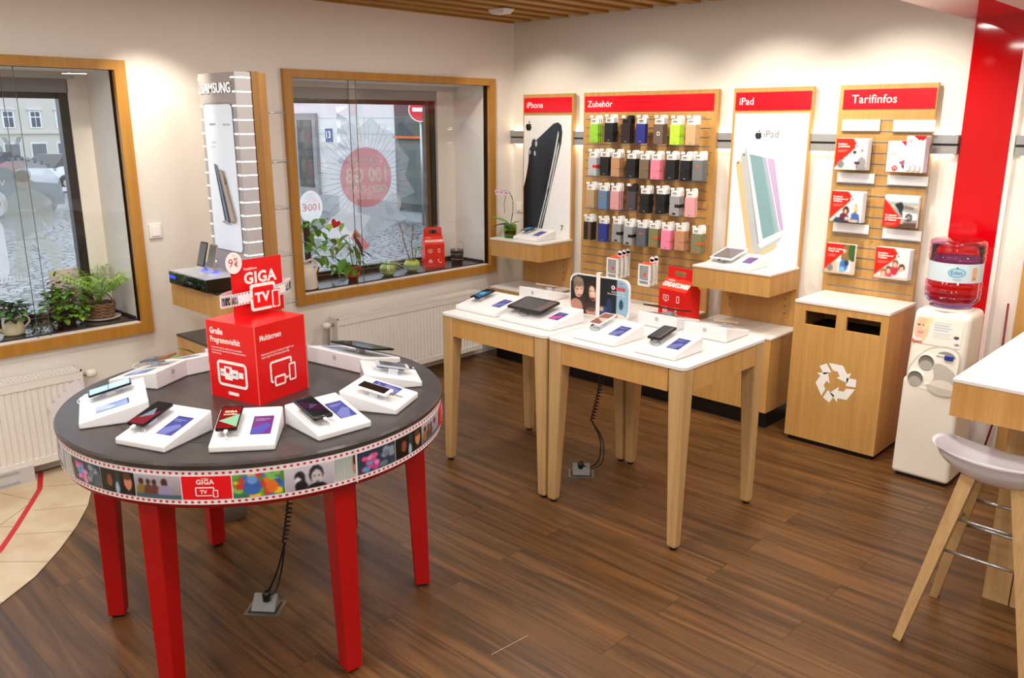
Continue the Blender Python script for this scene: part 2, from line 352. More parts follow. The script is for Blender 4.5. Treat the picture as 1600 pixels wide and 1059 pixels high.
def apple(F, cx, cy, h, mat, bgm):
    k = h
    pts = [(0, .28), (.12, .33), (.24, .34), (.36, .27), (.43, .17), (.46, 0), (.42, -.2), (.33, -.4), (.2, -.52), (.08, -.49), (0, -.47), (-.08, -.49), (-.2, -.52), (-.33, -.4), (-.42, -.2), (-.46, 0), (-.43, .17), (-.36, .27), (-.24, .34), (-.12, .33)]
    F.poly([(cx+x*k*.85, cy-.06*k+y*k*.8) for x, y in pts], mat); F.ell(cx+.45*k, cy+.02*k, .15*k, .16*k, bgm, 14)
    F.poly([(cx-.02*k, cy+.24*k), (cx+.02*k, cy+.38*k), (cx+.17*k, cy+.5*k), (cx+.14*k, cy+.33*k)], mat)
def drop_logo(F, cx, cy, r, ring, inner):
    """round mark with a speech-drop cut into it"""
    F.ell(cx, cy, r, r, ring, 20); F.ell(cx, cy-.08*r, r*.52, r*.5, inner, 16)
    F.poly([(cx-.5*r, cy-.02*r), (cx-.4*r, cy+.35*r), (cx+.25*r, cy+.85*r), (cx+.1*r, cy+.4*r), (cx+.3*r, cy+.3*r)], inner)
def icons(F, x, y, s, kind, w, b):
    """line icons: w = line material, b = background material"""
    if kind == 'tv':
        F.frame(x, y, s*1.25, s*.85, s*.12, s*.1, w, b); F.rect(x-s*.25, x+s*.25, y-s*.62, y-s*.5, w); F.text('TV', x, y-s*.16, s*.32, w, .03, 'c')
    if kind == 'phone':
        F.frame(x, y, s*.62, s*1.1, s*.1, s*.12, w, b)
    if kind == 'home':
        F.poly([(x-s*.6, y+s*.02), (x, y+s*.62), (x+s*.6, y+s*.02), (x+s*.45, y-s*.08), (x, y+s*.38), (x-s*.45, y-s*.08)], w)
        F.rect(x-s*.42, x-s*.28, y-s*.5, y+.1*s, w); F.rect(x+s*.28, x+s*.42, y-s*.5, y+.1*s, w, 0); F.ell(x, y, s*.17, s*.17, w, 12); F.rect(x-s*.05, x+s*.05, y-s*.4, y, w)
    if kind == 'call':
        F.line([(x-s*.25, y+s*.4), (x-s*.3, y+s*.1), (x, y-s*.3), (x+s*.35, y-s*.4)], s*.13, w); F.ell(x-s*.25, y+s*.42, s*.15, s*.2, w, 12); F.ell(x+s*.42, y-s*.35, s*.2, s*.14, w, 12)
    if kind == 'tablet_tv':
        F.frame(x, y, s*1.5, s*1.05, s*.14, s*.11, w, b); F.text('TV', x-s*.05, y-s*.2, s*.42, w, .04, 'c')
        F.rr(x+s*.72, y-s*.25, s*.5, s*.85, s*.08, b); F.frame(x+s*.72, y-s*.25, s*.42, s*.78, s*.07, s*.07, w, b); F.ell(x+s*.72, y-s*.53, s*.04, s*.04, w, 8)
        F.ell(x-s*.64, y, s*.035, s*.035, b, 8)
# ================================================================ SETTING
def struct(mb, name, **k): return mb.obj(name, kind='structure', **k)
struct(MB().box(-5.7, 2.6, -2.6, 5.55, -.12, 0, FLOOR), 'floor')
# curved tiled entrance area (4 mm vinyl step, tiles lie flush on it)
edge = [(-5.16, 1.72), (-4.9, 1.6), (-4.7, 1.478), (-4.5, 1.385), (-4.302, 1.262), (-4.1, 1.11), (-3.913, .945), (-3.777, .765), (-3.66, .5), (-3.58, .2), (-3.55, -.2), (-3.56, -.7), (-3.6, -1.4), (-3.7, -2.59), (-5.19, -2.59)]
struct(MB().prism(edge, .0, .004, TILE, side=cm('#6b5a45', .6)), 'floor', label='beige tiled entrance area with a curved edge')
mb = MB(); rl = [(-5.16, 1.36), (-4.911, 1.276), (-4.764, 1.191), (-4.5, 1.036), (-4.288, .905), (-4.12, .74), (-4.02, .5), (-3.98, .1), (-4, -.5)]
for a, b in zip(rl, rl[1:]):
    a = Vector((*a, .0045)); b = Vector((*b, .0045)); d = (b-a).normalized(); n = Vector((-d.y, d.x, 0))*.014
    mb.add([a-n, b-n, b+n, a+n], [(0, 1, 2, 3)], cm('#c81e22', .5))
struct(mb, 'trim_1', label='red line set into the tiles')
mb = MB(); JM = cm('#7d6a50', .8)
for P_ in [[(-5.164,1.35),(-5.097,1.542)],[(-4.941,1.296),(-4.76,1.54)],[(-4.644,1.162),(-4.504,1.389)],[(-4.419,1.011),(-4.253,1.22)],[(-4.176,.875),(-4.009,1.036)],[(-4.04,.62),(-3.78,.78)],[(-5.03,1.10),(-4.776,1.206)],[(-4.586,.988),(-4.776,1.206)],[(-4.82,.72),(-4.505,1.043)],[(-4.4,.4),(-4.1,.72)],[(-5.0,1.08),(-4.82,.72),(-4.4,.4),(-4.2,-.2)]]:
    for a, b in zip(P_, P_[1:]):
        a = Vector((*a, .0042)); b = Vector((*b, .0042)); d = (b-a).normalized(); n = Vector((-d.y, d.x, 0))*.002; mb.add([a-n, b-n, b+n, a+n], [(0, 1, 2, 3)], JM)
struct(mb, 'floor', label='brown joints fanning across the beige entrance tiles')
mb = MB()     # window wall with two deep niches
X0, X1 = -5.62, -5.2
def wl(y0, y1, z0, z1, x0=X0-.1, x1=X1, m=WALL): mb.box(x0, x1, y0, y1, z0, z1, m)
wl(-2.7, 5.55, -.1, .79); wl(-2.7, 5.55, 2.29, 3.0); wl(-2.7, .15, .79, 2.29); wl(2.05, 3.22, .79, 2.29); wl(5.10, 5.55, .79, 2.29)
wl(1.935, 2.05, .79, 2.29, X0-.1, X0); wl(4.905, 5.10, .79, 2.29, X0-.1, X0); wl(-.0+.15, .2, .79, 2.29, X0-.1, X0)
struct(mb, 'wall_left')
struct(MB().box(-5.7, 2.6, 5.42, 5.55, -.1, 3.0, WALL), 'wall_back')
struct(MB().box(2.5, 2.62, -2.7, 5.42, -.1, 3.0, WALL), 'wall_right')
struct(MB().box(-5.2, 2.5, -2.72, -2.6, -.1, 3.0, WALL), 'wall_front')
CE = cm('#cfc8bf', .8, vary=.01, name='painted_ceiling')
struct(MB().box(-5.3, -1.64, -2.6, 5.42, 2.97, 3.02, cm('#6b5a48', .9)), 'ceiling')
struct(MB().box(-1.31, 2.5, -2.6, 5.42, 2.566, 3.0, cm('#d9cfc8', .25, name='satin_ceiling')), 'ceiling')
struct(MB().box(-1.64, -1.31, -2.6, 5.42, 2.566, 3.0, cm('#c8000d', .05, vary=.01, name='red_gloss_panel')), 'trim_2', label='glossy red band running along the ceiling')
struct(MB().box(-1.585, -1.325, 5.405, 5.42, 0, 2.566, cm('#c8000d', .05, vary=.01)), 'trim_3', label='glossy red wall band from floor to ceiling')
struct(MB().box(-1.325, -1.30, 5.395, 5.42, 0, 2.566, cm('#efe6e2', .4)), 'trim_4')
for i in range(18):
    x = -5.185+.2*i
    MB().box(x-.075, x+.025, -2.55, 5.38, 2.80, 2.93, OAKS).obj('ceiling_slat', label='long oak slat of the slatted ceiling', cat='slat', group='oak slats under the ceiling')
# light rail along the back wall
for a, b in ((-5.2, -1.59), (-1.29, 2.4)):
    m = MB(); m.box(a, b, 5.375, 5.42, 1.815, 1.862, ALU); m.box(a, b, 5.385, 5.42, 1.862, 1.876, DK); m.box(a, b, 5.375, 5.42, 1.876, 1.925, ALU)
    t = struct(m, 'trim_5', label='brushed metal rail along the back wall, %s of the red band' % ('left' if a < -2 else 'right'))
    m = MB(); m.box(a+.03, b-.03, 5.395, 5.418, 1.9255, 1.9285, cm('#ffe6c4', .5, em=9, vary=0)); m.box(a+.03, b-.03, 5.395, 5.418, 1.8115, 1.8145, cm('#ffe6c4', .5, em=9, vary=0)); m.obj('light_strip', t)
# windows
def window(n, y0, y1, gy1, split):
    """y0..y1 clear opening in the wall, gy1 right edge of the outer glass"""
    e = thing('window_%d' % n, None, None, (0, 0, 0)); e['kind'] = 'structure'
    m = MB(); t = .065; z0, z1 = .785, 2.29; xa, xb = -5.2, -5.165
    m.box(xa-.05, xb, y0-t, y1+t, z1, z1+.055, OAKX); m.box(xa-.05, xb, y0-t, y1+t, z0-t, z0, OAKF)
    m.box(xa-.05, xb, y0-t, y0, z0, z1, OAKF); m.box(xa-.05, xb, y1, y1+t, z0, z1, OAKF); m.mats[0] = OAKF; m.obj('window_frame', e)
    m = MB(); m.box(X0+.0, -5.25, y0, y1, z0, .80, cm('#2c201c', .18, name='dark_stone_sill')); m.box(X0, X0+.03, y0, y1, .80, .825, cm('#2c201c', .3)); m.box(X0, -5.26, y1-.012, y1, .80, .815, DK); m.obj('window_sill', e)
    BF = cm('#17130f', .35); BR = cm('#5c4a35', .4)
    m = MB(); w = .045; zb, zt = .83, 2.17
    m.box(X0-.06, X0-.02, y0, gy1+.02, zt-.035, zt, BF); m.box(X0-.06, X0-.02, y0, gy1+.02, zb-.03, zb+.015, BF); m.box(X0-.06, X0-.0, gy1-.03, gy1+.022, zb-.03, zt, BF); m.box(X0-.06, X0-.02, y0, y0+.04, zb, zt, BF)
    if n == 2: m.box(X0-.05, X0-.015, gy1-.075, gy1-.03, zb, zt, BR)
    m.obj('outer_frame', e)
    m = MB(); m.box(X0-.08, X0+.0, y0, gy1+.03, 2.17, 2.25, cm('#8d8b90', .6)); m.box(X0-.08, X0+.04, y0, gy1+.06 if n == 1 else y1, 2.25, 2.29, cm('#b9b4b2', .6)); m.obj('blind_box', e)
    m = MB(); m.box(X0-.045, X0-.04, y0, gy1, .80, 2.2, GLASS); m.obj('outer_pane', e)
    for k, (a, b, dx) in enumerate(((y0, split+.035, 0), (split-.035, y1, .012))):
        m = MB(); m.box(-5.222+dx, -5.217+dx, a, b, z0, z1, GLASS)
        for yy in (a, b):
            if y0 < yy < y1: m.box(-5.2225+dx, -5.2165+dx, yy-.0015, yy+.0015, z0, z1, cm('#4f5f58', .2))
        m.obj('sliding_pane', e)
    return e
W1 = window(1, .15, 2.05, 1.91, 1.50); W2 = window(2, 3.22, 5.10, 4.86, 3.74)
# prints on the outer panes, readable from the street (mirrored from inside)
GX = X0-.037
def gfn(x, y, d): return Vector((GX+d, x, y))
m = MB(); F = Flat(m, fn=gfn, step=.0006); GR = film_mat('#c9cfd2', .55); LG = film_mat('#eef1f2', .8); PK = film_mat('#e0504a', .62); WH = film_mat('#fbfcfc', .95)
def star(cx, cz, r0, r1, n, j=0.):
    o = []
    for i in range(2*n):
        a = PI*i/n; r = (r1 if i % 2 else r0)*(1+j*math.sin(i*3.7)); o.append((cx+r*math.cos(a), cz+r*math.sin(a)))
    return o
cy, cz = 4.16, 1.56
F.poly(star(cy, cz, .40, .50, 11, .08), film_mat('#b9c0c6', .38))
for i in range(52):
    a = 2*PI*i/52; r = .30+.13*abs(math.sin(i*2.3)); q = .0045
    F.poly([(cy+.24*math.cos(a-q), cz+.24*math.sin(a-q)), (cy+r*1.1*math.cos(a-q), cz+r*1.1*math.sin(a-q)), (cy+r*1.1*math.cos(a+q), cz+r*1.1*math.sin(a+q)), (cy+.24*math.cos(a+q*2), cz+.24*math.sin(a+q*2))], PK, 0)
F.ell(cy, cz, .255, .24, PK, 40); WH0 = WH; LG0 = LG; WH = film_mat('#fbfafa', .95, tl=.1); LG = film_mat('#f2efef', .9, tl=.1)
F.text('GIGABOOST', cy, cz+.115, .042, LG, .01, 'c', mirror=True); F.text('100 GB', cy, cz-.035, .115, WH, .03, 'c', .80, mirror=True)
F.text('GESCHENKT', cy, cz-.125, .058, WH, .02, 'c', .85, mirror=True); F.text('zum neuen Vertrag', cy, cz-.175, .024, LG, 0, 'c', mirror=True)
WH = WH0; LG = LG0; F.ell(3.62, 1.36, .105, .125, WH, 32); F.text('100€', 3.62, 1.33, .055, PK, .02, 'c', mirror=True)
for k in range(4): F.text('Preisvorteil sichern'[k*3:], 3.62, 1.40+.018*k, .010, PK, 0, 'c', mirror=True)
F.ell(4.42, 1.33, .085, .09, GR, 28); F.text('JETZT', 4.42, 1.345, .03, LG, 0, 'c', mirror=True); F.text('HIER', 4.42, 1.30, .03, LG, 0, 'c', mirror=True)
F.poly([(3.62, 1.12), (4.0, 1.03), (4.25, 1.22), (3.9, 1.33)], LG); F.poly([(4.0, 1.04), (4.55, 1.20), (4.32, 1.36), (4.18, 1.24)], GR); F.poly([(3.97, 1.08), (4.1, .97), (4.16, 1.0), (4.02, 1.16)], PK)
m.obj('window_print', W2, label='mirrored sunburst window print reading 100 GB geschenkt', )
m = MB(); F = Flat(m, fn=gfn, step=.0006)
F.text('Voda', 1.66, 1.80, .11, film_mat('#8d9498', .7), .03, 'l', mirror=True)
PB = film_mat('#c4c6bd', .62); PD = film_mat('#9aa19b', .6); PS = film_mat('#cdb9a8', .6)
F.poly([(1.50, 1.74), (1.60, 1.80), (1.75, 1.76), (1.84, 1.66), (1.86, 1.5), (1.80, 1.38), (1.52, 1.30), (1.44, 1.5)], film_mat('#c3ccd0', .45))
for i in range(9): F.rect(1.53+.035*i, 1.548+.035*i, 1.775-.0019*(i-2)**2, 1.80-.0019*(i-2)**2, film_mat('#5f8296', .6), 0)
F.ell(1.63, 1.66, .047, .06, PS, 24); F.ell(1.63, 1.69, .05, .045, PD, 20)
F.poly([(1.60, 1.61), (1.66, 1.61), (1.75, 1.56), (1.79, 1.42), (1.74, 1.36), (1.71, 1.42), (1.71, 1.30), (1.55, 1.30), (1.55, 1.42), (1.50, 1.40), (1.51, 1.54)], PB)
F.poly([(1.55, 1.31), (1.64, 1.31), (1.62, 1.20), (1.585, 1.08), (1.53, 1.06), (1.50, 1.09)], PB); F.poly([(1.64, 1.31), (1.73, 1.31), (1.79, 1.24), (1.78, 1.12), (1.83, 1.06), (1.75, 1.05), (1.715, 1.2)], PB)
F.text('GIGA', 1.535, 1.46, .15, film_mat('#eceeee', .75), .04, 'l', mirror=True); F.text('Vodafone', 1.535, 1.63, .035, LG, .01, 'l', mirror=True)
F.rr(1.30, 1.26, .38, .34, .04, LG); F.rr(1.28, 1.26, .26, .22, .02, film_mat('#c98b84', .5))
F.text('Beste', 1.55, 1.06, .05, LG, .02, 'l', mirror=True); F.text('wo immer', 1.55, .99, .04, LG, .01, 'l', mirror=True)
m.obj('window_print', W1, label='mirrored lettering with a seated figure on the pane')
MB().box(GX+.001, GX+.006, 1.70, 1.885, .86, 1.10, cm('#d6c3bb', .7)).obj('paper_notice', W1)
# skirting box below the left radiator, light switch, sockets
m = MB(); m.box(-5.2, -5.05, .2, 1.30, 0, .1, cm('#c9c8c9', .6)); m.box(-5.052, -5.045, .3, 1.22, .02, .03, cm('#aaa9ab', .6)); m.box(-5.052, -5.045, .3, 1.22, .08, .09, cm('#aaa9ab', .6)); struct(m, 'baseboard_left')
def switch(loc, rz, label):
    e = thing('light_switch' if 'switch' in label else 'wall_socket', label, 'switch' if 'switch' in label else 'socket', loc, rz)
    MB().box(-.04, .04, -.012, 0, -.045, .045, cm('#f0eeea', .4), .003).obj('plate', e); MB().box(-.026, .026, -.018, -.012, -.03, .03, cm('#fbfaf6', .3), .002).obj('rocker', e)
switch((-5.2, 2.2, 1.343), R(90), 'white light switch on the wall right of the left window')
switch((-5.12, 5.42, 1.27), 0, 'white wall socket behind the orchid in the corner')
# ---------------------------------------------------------------- street outside
st = struct(MB().box(-75, -5.9, -30, 45, -.9, -.70, cobble_mat()), 'floor', label='grey cobbled street outside the windows')
FB = cm('#d9dbdc', .8, vary=.03); FD = cm('#2b2f33', .3); FG = cm('#9aa3a6', .7); PINKST = cm('#dccfc9', .8)
e = thing('street_building', 'white banded townhouse with a dark shop window seen through the middle window', 'building', (-20, 15, -.7))
m = MB(); m.box(-8, 12, 0, 5, 0, 9, FB)
for k in range(9): m.box(-8, 12, -.012, 0, .55+.45*k, .565+.45*k, cm('#b9bcbd', .8))
m.box(-8, 12, -.08, 0, 0, .5, FG); m.obj('wall', e)
m = MB(); m.box(-3.9, -2.75, -.12, -.02, .5, 2.95, cm('#8b8f90', .6)); m.box(-3.75, -2.95, -.14, -.1, .7, 2.75, FD); m.obj('window', e)
m = MB(); m.box(-1.55, -.8, -.2, 0, .0, 6, FB)
for k in range(4): m.add([(-1.5, -.2, 1.5+.42*k), (-.85, -.2, 1.5+.42*k), (-.85, -.2, 1.86+.42*k), (-1.5, -.2, 1.86+.42*k), (-1.17, -.38, 1.68+.42*k)], [(0, 1, 4), (1, 2, 4), (2, 3, 4), (3, 0, 4)], FB)
m.obj('pillar', e)
m = MB(); m.box(1.2, 3.2, -.15, -.02, .3, 4.6, cm('#3d4446', .4)); m.box(1.3, 3.1, -.17, -.12, .5, 2.2, cm('#56635f', .3)); m.box(1.3, 3.1, -.3, -.1, 2.26, 2.32, cm('#e06a20', .5)); m.obj('shop_window', e)
m = MB(); F = Flat(m, (-2.35, -.03, 2.2), (1, 0, 0), (0, 0, 1), step=.004); m.box(-2.35, -2.0, -.03, 0, 2.1, 2.5, cm('#2a4f86', .4)); F.text('13', .17, .02, .2, cm('#ffffff'), .02, 'c'); m.obj('house_number', e)
e = thing('no_entry_sign', 'round red and white no entry sign outside the middle window', 'sign', (-17.2, 14.45, -.7), R(47))
m = MB(); m.tube([(0, .05, 0), (0, .05, 3.4)], .035, STEEL); m.obj('post', e)
m = MB(); m.lathe([(0, 0), (.31, 0), (.31, .02), (0, .02)], cm('#c9ccd0', .5), T(0, 0, 3.0) @ RX(PI/2), 32); F = Flat(m, (0, -.024, 3.0), (1, 0, 0), (0, 0, 1), step=.004); F.ell(0, 0, .31, .31, cm('#f3f3f3')); F.ell(0, 0, .285, .285, cm('#d21f2b'), 32); F.rect(-.21, .21, -.05, .05, cm('#f3f3f3')); m.obj('disc', e)
e = thing('street_post', 'pale blue-grey post on the street at the right of the middle window', 'post', (-14.9, 12.8, -.7)); m = MB(); m.tube([(0, 0, 0), (0, 0, 6)], .105, cm('#b9c6cc', .5), 12); m.obj('post', e); m = MB(); m.lathe([(.0, 0), (.2, 0), (.2, .1), (.11, .16)], cm('#8f9a9f', .6), n=16); m.obj('post_foot', e)
def facade(loc, rz, w, h, cols, rows, label, wallm, rowz=4.4):
    e = thing('street_building', label, 'building', loc, rz); m = MB(); m.box(-w/2, w/2, 0, 6, 0, h, wallm); m.box(-w/2, w/2, -.25, 0, 4.3, 4.6, wallm); m.box(-w/2, w/2, -.4, 0, h-.5, h, wallm); m.obj('wall', e)
    for c in range(cols):
        for r in range(rows):
            x = -w/2+w*(c+.5)/cols; z = 5.2+r*rowz; m = MB(); m.box(x-.75, x+.75, -.12, 0, z-.15, z+2.1, cm('#eceff2', .6)); m.box(x-.55, x-.06, -.16, -.1, z, z+1.9, cm('#3c4e60', .2)); m.box(x+.06, x+.55, -.16, -.1, z, z+1.9, cm('#3c4e60', .2)); m.box(x-.6, x+.6, -.17, -.1, z+1.2, z+1.32, cm('#eceff2', .6)); m.box(x-.95, x+.95, -.3, 0, z+2.15, z+2.35, cm('#d9dad6', .7)); m.obj('window', e)
        m = MB(); x = -w/2+w*(c+.5)/cols; m.box(x-1.1, x+1.1, -.1, 0, .1, 3.2, cm('#dfe2e2', .6)); m.box(x-.9, x+.9, -.14, -.08, .2, 3.0, cm('#6b737b', .4)); m.obj('shop_front', e)
    e.scale = (.46, .46, .46); return e
facade((-57, 13.9, -.7), R(90+8), 34, 26, 10, 4, 'beige townhouse with white windows far across the street', cm('#cbc9bf', .8))
facade((-54, 30.5, -.7), R(90-22), 26, 24, 5, 3, 'cream corner house with a ledge, right behind the white car', cm('#ded8ca', .8))
def car(loc, rz, body, label, dark=False):
    e = thing('parked_car', label, 'car', loc, rz); bm = bmesh.new(); paint = cm(body, .25, coat=.5); sec = [(-2.15, .35, .62, .62), (-2.05, .25, .85, .72), (-1.3, .22, .95, .82), (-.75, .22, 1.0, .86), (.4, .22, 1.02, .86), (1.5, .22, .98, .84), (2.1, .25, .9, .72), (2.2, .35, .7, .6)]
    vs = []; fs = []
    for x, z0, z1, w in sec: vs += [(x, -w, z0), (x, -w*1.02, (z0+z1)/2), (x, -w*.93, z1), (x, w*.93, z1), (x, w*1.02, (z0+z1)/2), (x, w, z0)]
    n = 6
    for i in range(len(sec)-1):
        for k in range(n): fs.append((i*n+k, i*n+(k+1) % n, (i+1)*n+(k+1) % n, (i+1)*n+k))
    fs += [tuple(range(n)), tuple(range((len(sec)-1)*n, len(sec)*n))[::-1]]; bm.free(); m = MB(); m.add(vs, fs, paint, smooth=False); m.box(-2.2, -2.1, -.5, .5, .4, .6, DK); m.obj('body', e)
    m = MB(); c = [(-1.15, .93, .8), (-.35, 1.42, .62), (.9, 1.45, .62), (1.75, .96, .78)]
    vs = [(x, s*w, z) for x, z, w in c for s in (-1, 1)]; m.add(vs, [(0, 2, 3, 1), (4, 6, 7, 5), (0, 2, 4, 6), (1, 7, 5, 3)], FD); m.add([vs[2], vs[4], vs[5], vs[3]], [(0, 1, 2, 3)], paint); m.obj('cabin', e)
    for x in (-1.35, 1.35):
        for s in (-1, 1):
            m = MB(); m.lathe([(0, -.1), (.2, -.11), (.32, -.1), (.34, 0), (.32, .1), (0, .1)], BLACK, T(x, s*.78, .34) @ RX(PI/2), 20); m.lathe([(0, .11), (.2, .105)], STEEL, T(x, s*.78, .34) @ RX(PI/2*(1 if s < 0 else -1)), 12); m.obj('wheel', e)
    for s in (-1, 1): MB().box(-2.18, -2.0, s*.62-.14, s*.62+.14, .62, .74, cm('#e8eef2', .15)).obj('headlamp', e)
    return e
car((-37.5, 12.6, -.7), R(-58), '#dfe4ea', 'white car parked across the street, furthest right')
car((-42, 11.2, -.7), R(-75), '#8c2a38', 'dark red car parked behind the white car')
car((-28, 7.0, -.7), R(-70), '#46525c', 'dark grey car in front of the white car')
car((-33, 6.4, -.7), R(-20), '#aab5bf', 'silver car parked at the left edge of the view')
# ================================================================ ROUND TABLE
CX, CY = -2.975, 1.61
rt = thing('round_table', 'round dark-topped table with red legs and a film strip band around its rim', 'table', (CX, CY, 0))
m = MB(); m.lathe([(0, .916), (.735, .916), (.738, .920), (.738, .932), (.732, .94), (0, .94)], DARKTOP, n=96, smooth=False); F = Flat(m, fn=lambda x, y, d: Vector((x, y, .94+d))); F.l = 1
for i in range(96): a, b = 2*PI*i/96, 2*PI*(i+1)/96; m.add([(r*math.cos(q), r*math.sin(q), .9404) for r, q in ((.552, a), (.558, a), (.558, b), (.552, b))], [(0, 1, 2, 3)], BLACK)
m.obj('tabletop', rt)
m = MB(); m.lathe([(.69, .78), (.725, .78), (.725, .916)], REDLEG, n=96); m.lathe([(.69, .905), (.69, .78)], REDLEG, n=96)
for k in range(3): m.box(-.69, .69, -.03, .03, .83, .905, REDLEG, mtx=RZ(R(60*k+25)))
m.obj('apron', rt)
def bandfn(u, v, d=0):     # u metres along the rim (0 = towards the photographer), v height
    a = R(-29)+u/.738; r = .7335+d; return Vector((r*math.cos(a), r*math.sin(a), v))
BW = cm('#f3eef0', .35, vary=.01); BR_ = cm('#d4123a', .4)
Z0, Z1 = .796, .914
U0, U1 = -1.45, 3.2
m = MB(); N = 200; vs = []; fs = []
for i in range(N+1):
    u = U0+(U1-U0)*i/N; vs += [bandfn(u, Z0, 0), bandfn(u, Z1, 0), bandfn(u, Z1, -.006), bandfn(u, Z0, -.006)]
for i in range(N):
    a = i*4; fs += [(a, a+4, a+5, a+1), (a+1, a+5, a+6, a+2), (a+2, a+6, a+7, a+3), (a+3, a+7, a+4, a)]
m.add(vs, fs, BW); F = Flat(m, fn=bandfn, sub=.02); u = U0+.01
while u < U1-.02:
    for z in (Z0+.005, Z1-.0125): F.rect(u, u+.0095, z, z+.0075, BR_, 0 if F.l else 1)
    u += .0215
pieces = []
for u, kind in ((-.261, 'red'), (.867, 'red')):
    F.rect(u, u+.159, Z0+.018, Z1-.019, cm('#e60b1a', .35)); u -= .018; F.text('Vodafone', u+.095, Z1-.0285, .0045, BW, .01, 'c'); F.text('GIGA', u+.095, Z1-.046, .016, BW, .03, 'c')
    G = F; G.frame(u+.092, Z0+.0465, .062, .032, .005, .004, BW, cm('#e60b1a', .35)); G.text('TV', u+.088, Z0+.040, .012, BW, .04, 'c'); G.rr(u+.126, Z0+.0395, .021, .029, .003, cm('#e60b1a', .35)); G.frame(u+.126, Z0+.0395, .017, .026, .003, .003, BW, cm('#e60b1a', .35))
fb = m.obj('film_strip_band', rt)
def frame_pic(kind):
    c = Cv(62, 34, '#888888')
    if kind == 0:   # colourful party colours, no figures
        c = Cv(62, 34, '#5f8f3d', '#3a6f55')
        for _ in range(46): c.ell(random.random(), random.random(), .05+.07*random.random(), .08+.09*random.random(), random.choice(['#e8762a', '#f0c030', '#3f6fc8', '#64a83c', '#c8402c', '#2f58b0', '#7fbf5a']), random.random()*90)
        c.ell(.38, .55, .17, .36, '#3a66b4'); c.ell(.38, .25, .1, .2, '#6f9be0'); c.ell(.75, .62, .12, .28, '#e0702c')
    if kind == 1:   # two serious faces, grey
        c = Cv(62, 34, '#cfcbd6', '#aaa5b4'); c.ell(.28, .5, .11, .32, '#23212a'); c.ell(.24, .62, .07, .2, '#dcd8de'); c.ell(.3, .85, .13, .25, '#1c1a20'); c.ell(.62, .42, .15, .4, '#2a2730'); c.ell(.63, .55, .115, .34, '#c6c0c4'); c.ell(.58, .5, .02, .03, '#222222'); c.ell(.68, .5, .02, .03, '#222222'); c.ell(.63, .75, .04, .03, '#5c5256'); c.ell(.62, 1.0, .2, .2, '#1c1a20')
    if kind == 2:   # pale curtain
        c = Cv(62, 34, '#aebdb8', '#cfd0cb')
        for i in range(14): c.rect(i/14, i/14+.03, 0, 1, '#74827c', .45)
        c.ell(.95, .4, .12, .45, '#b98a70'); c.ell(1.0, .2, .12, .25, '#3b2a22')
    if kind == 3:   # pink and blue blossoms
        c = Cv(62, 34, '#26324a', '#3a4558')
        for _ in range(20): c.ell(.15+.35*random.random(), .2+.7*random.random(), .07, .11, random.choice(['#e65a9a', '#c8408a', '#f08ab8', '#58a0d8', '#d84f90']))
        for _ in range(10): c.ell(.6+.3*random.random(), .2+.7*random.random(), .09, .14, random.choice(['#6a7a88', '#8a98a4', '#4c5a68']))
    if kind == 4:   # two men in a dark hall
        c = Cv(62, 34, '#1d1614', '#0e0c0d'); c.ell(.28, .5, .09, .28, '#8a4a30'); c.rect(.45, .6, .1, .9, '#2c3a44'); c.ell(.5, .8, .06, .3, '#9ac0dc'); c.ell(.82, .45, .11, .34, '#d08a66'); c.ell(.8, .2, .11, .16, '#5a3a28'); c.ell(.25, .95, .16, .2, '#0c0a0b'); c.ell(.85, 1, .15, .2, '#2a2526')
    if kind == 5:   # group in front of a bright sky
        c = Cv(62, 34, '#b9b2c0', '#8a8088')
        for x, r in ((.14, .07), (.3, .06), (.44, .065), (.66, .09)): c.ell(x, .3, r*.8, r*2.0, '#4a2d22'); c.ell(x, .75, r*1.7, .35, '#8a7340' if x < .2 else '#6a4038' if x < .5 else '#9a8fb4')
        c.rect(0, 1, .82, 1, '#4a6470')
    return c.noise(.03)
for u, w, k in ((-.098, .163, 0), (.069, .164, 1), (.237, .077, 2), (.322, .171, 3), (.497, .166, 4), (.667, .194, 5), (-.425, .16, 5), (-.574, .145, 4), (-.74, .162, 3), (-.83, .086, 2), (-1.0, .165, 1)):
    frame_pic(k).mesh('film_picture', (lambda a, b, u=u, w=w: bandfn(u+w*a, Z0+.0185+(Z1-Z0-.0375)*b, .0022)), rt)
m = MB(); m.add([bandfn(.315, Z0-.004, .004), bandfn(.320, Z0-.004, .004), bandfn(.320, Z1+.003, .004), bandfn(.315, Z1+.003, .004)], [(0, 1, 2, 3)], BW); m.obj('band_seam', rt)
for k in range(6):
    a = R(-5+60*k); m = MB()
    tp = lambda x, y, z: ((x-.61)*(1 if z > .4 else .72)+(.61 if z > .4 else .635), y*(1 if z > .4 else .72), z)
    m.box(.565, .655, -.045, .045, .012, .90, REDLEG, .004, RZ(a), taper=tp); m.box(.615, .655, -.02, .02, 0, .012, BLACK, mtx=RZ(a)); m.obj('leg', rt)
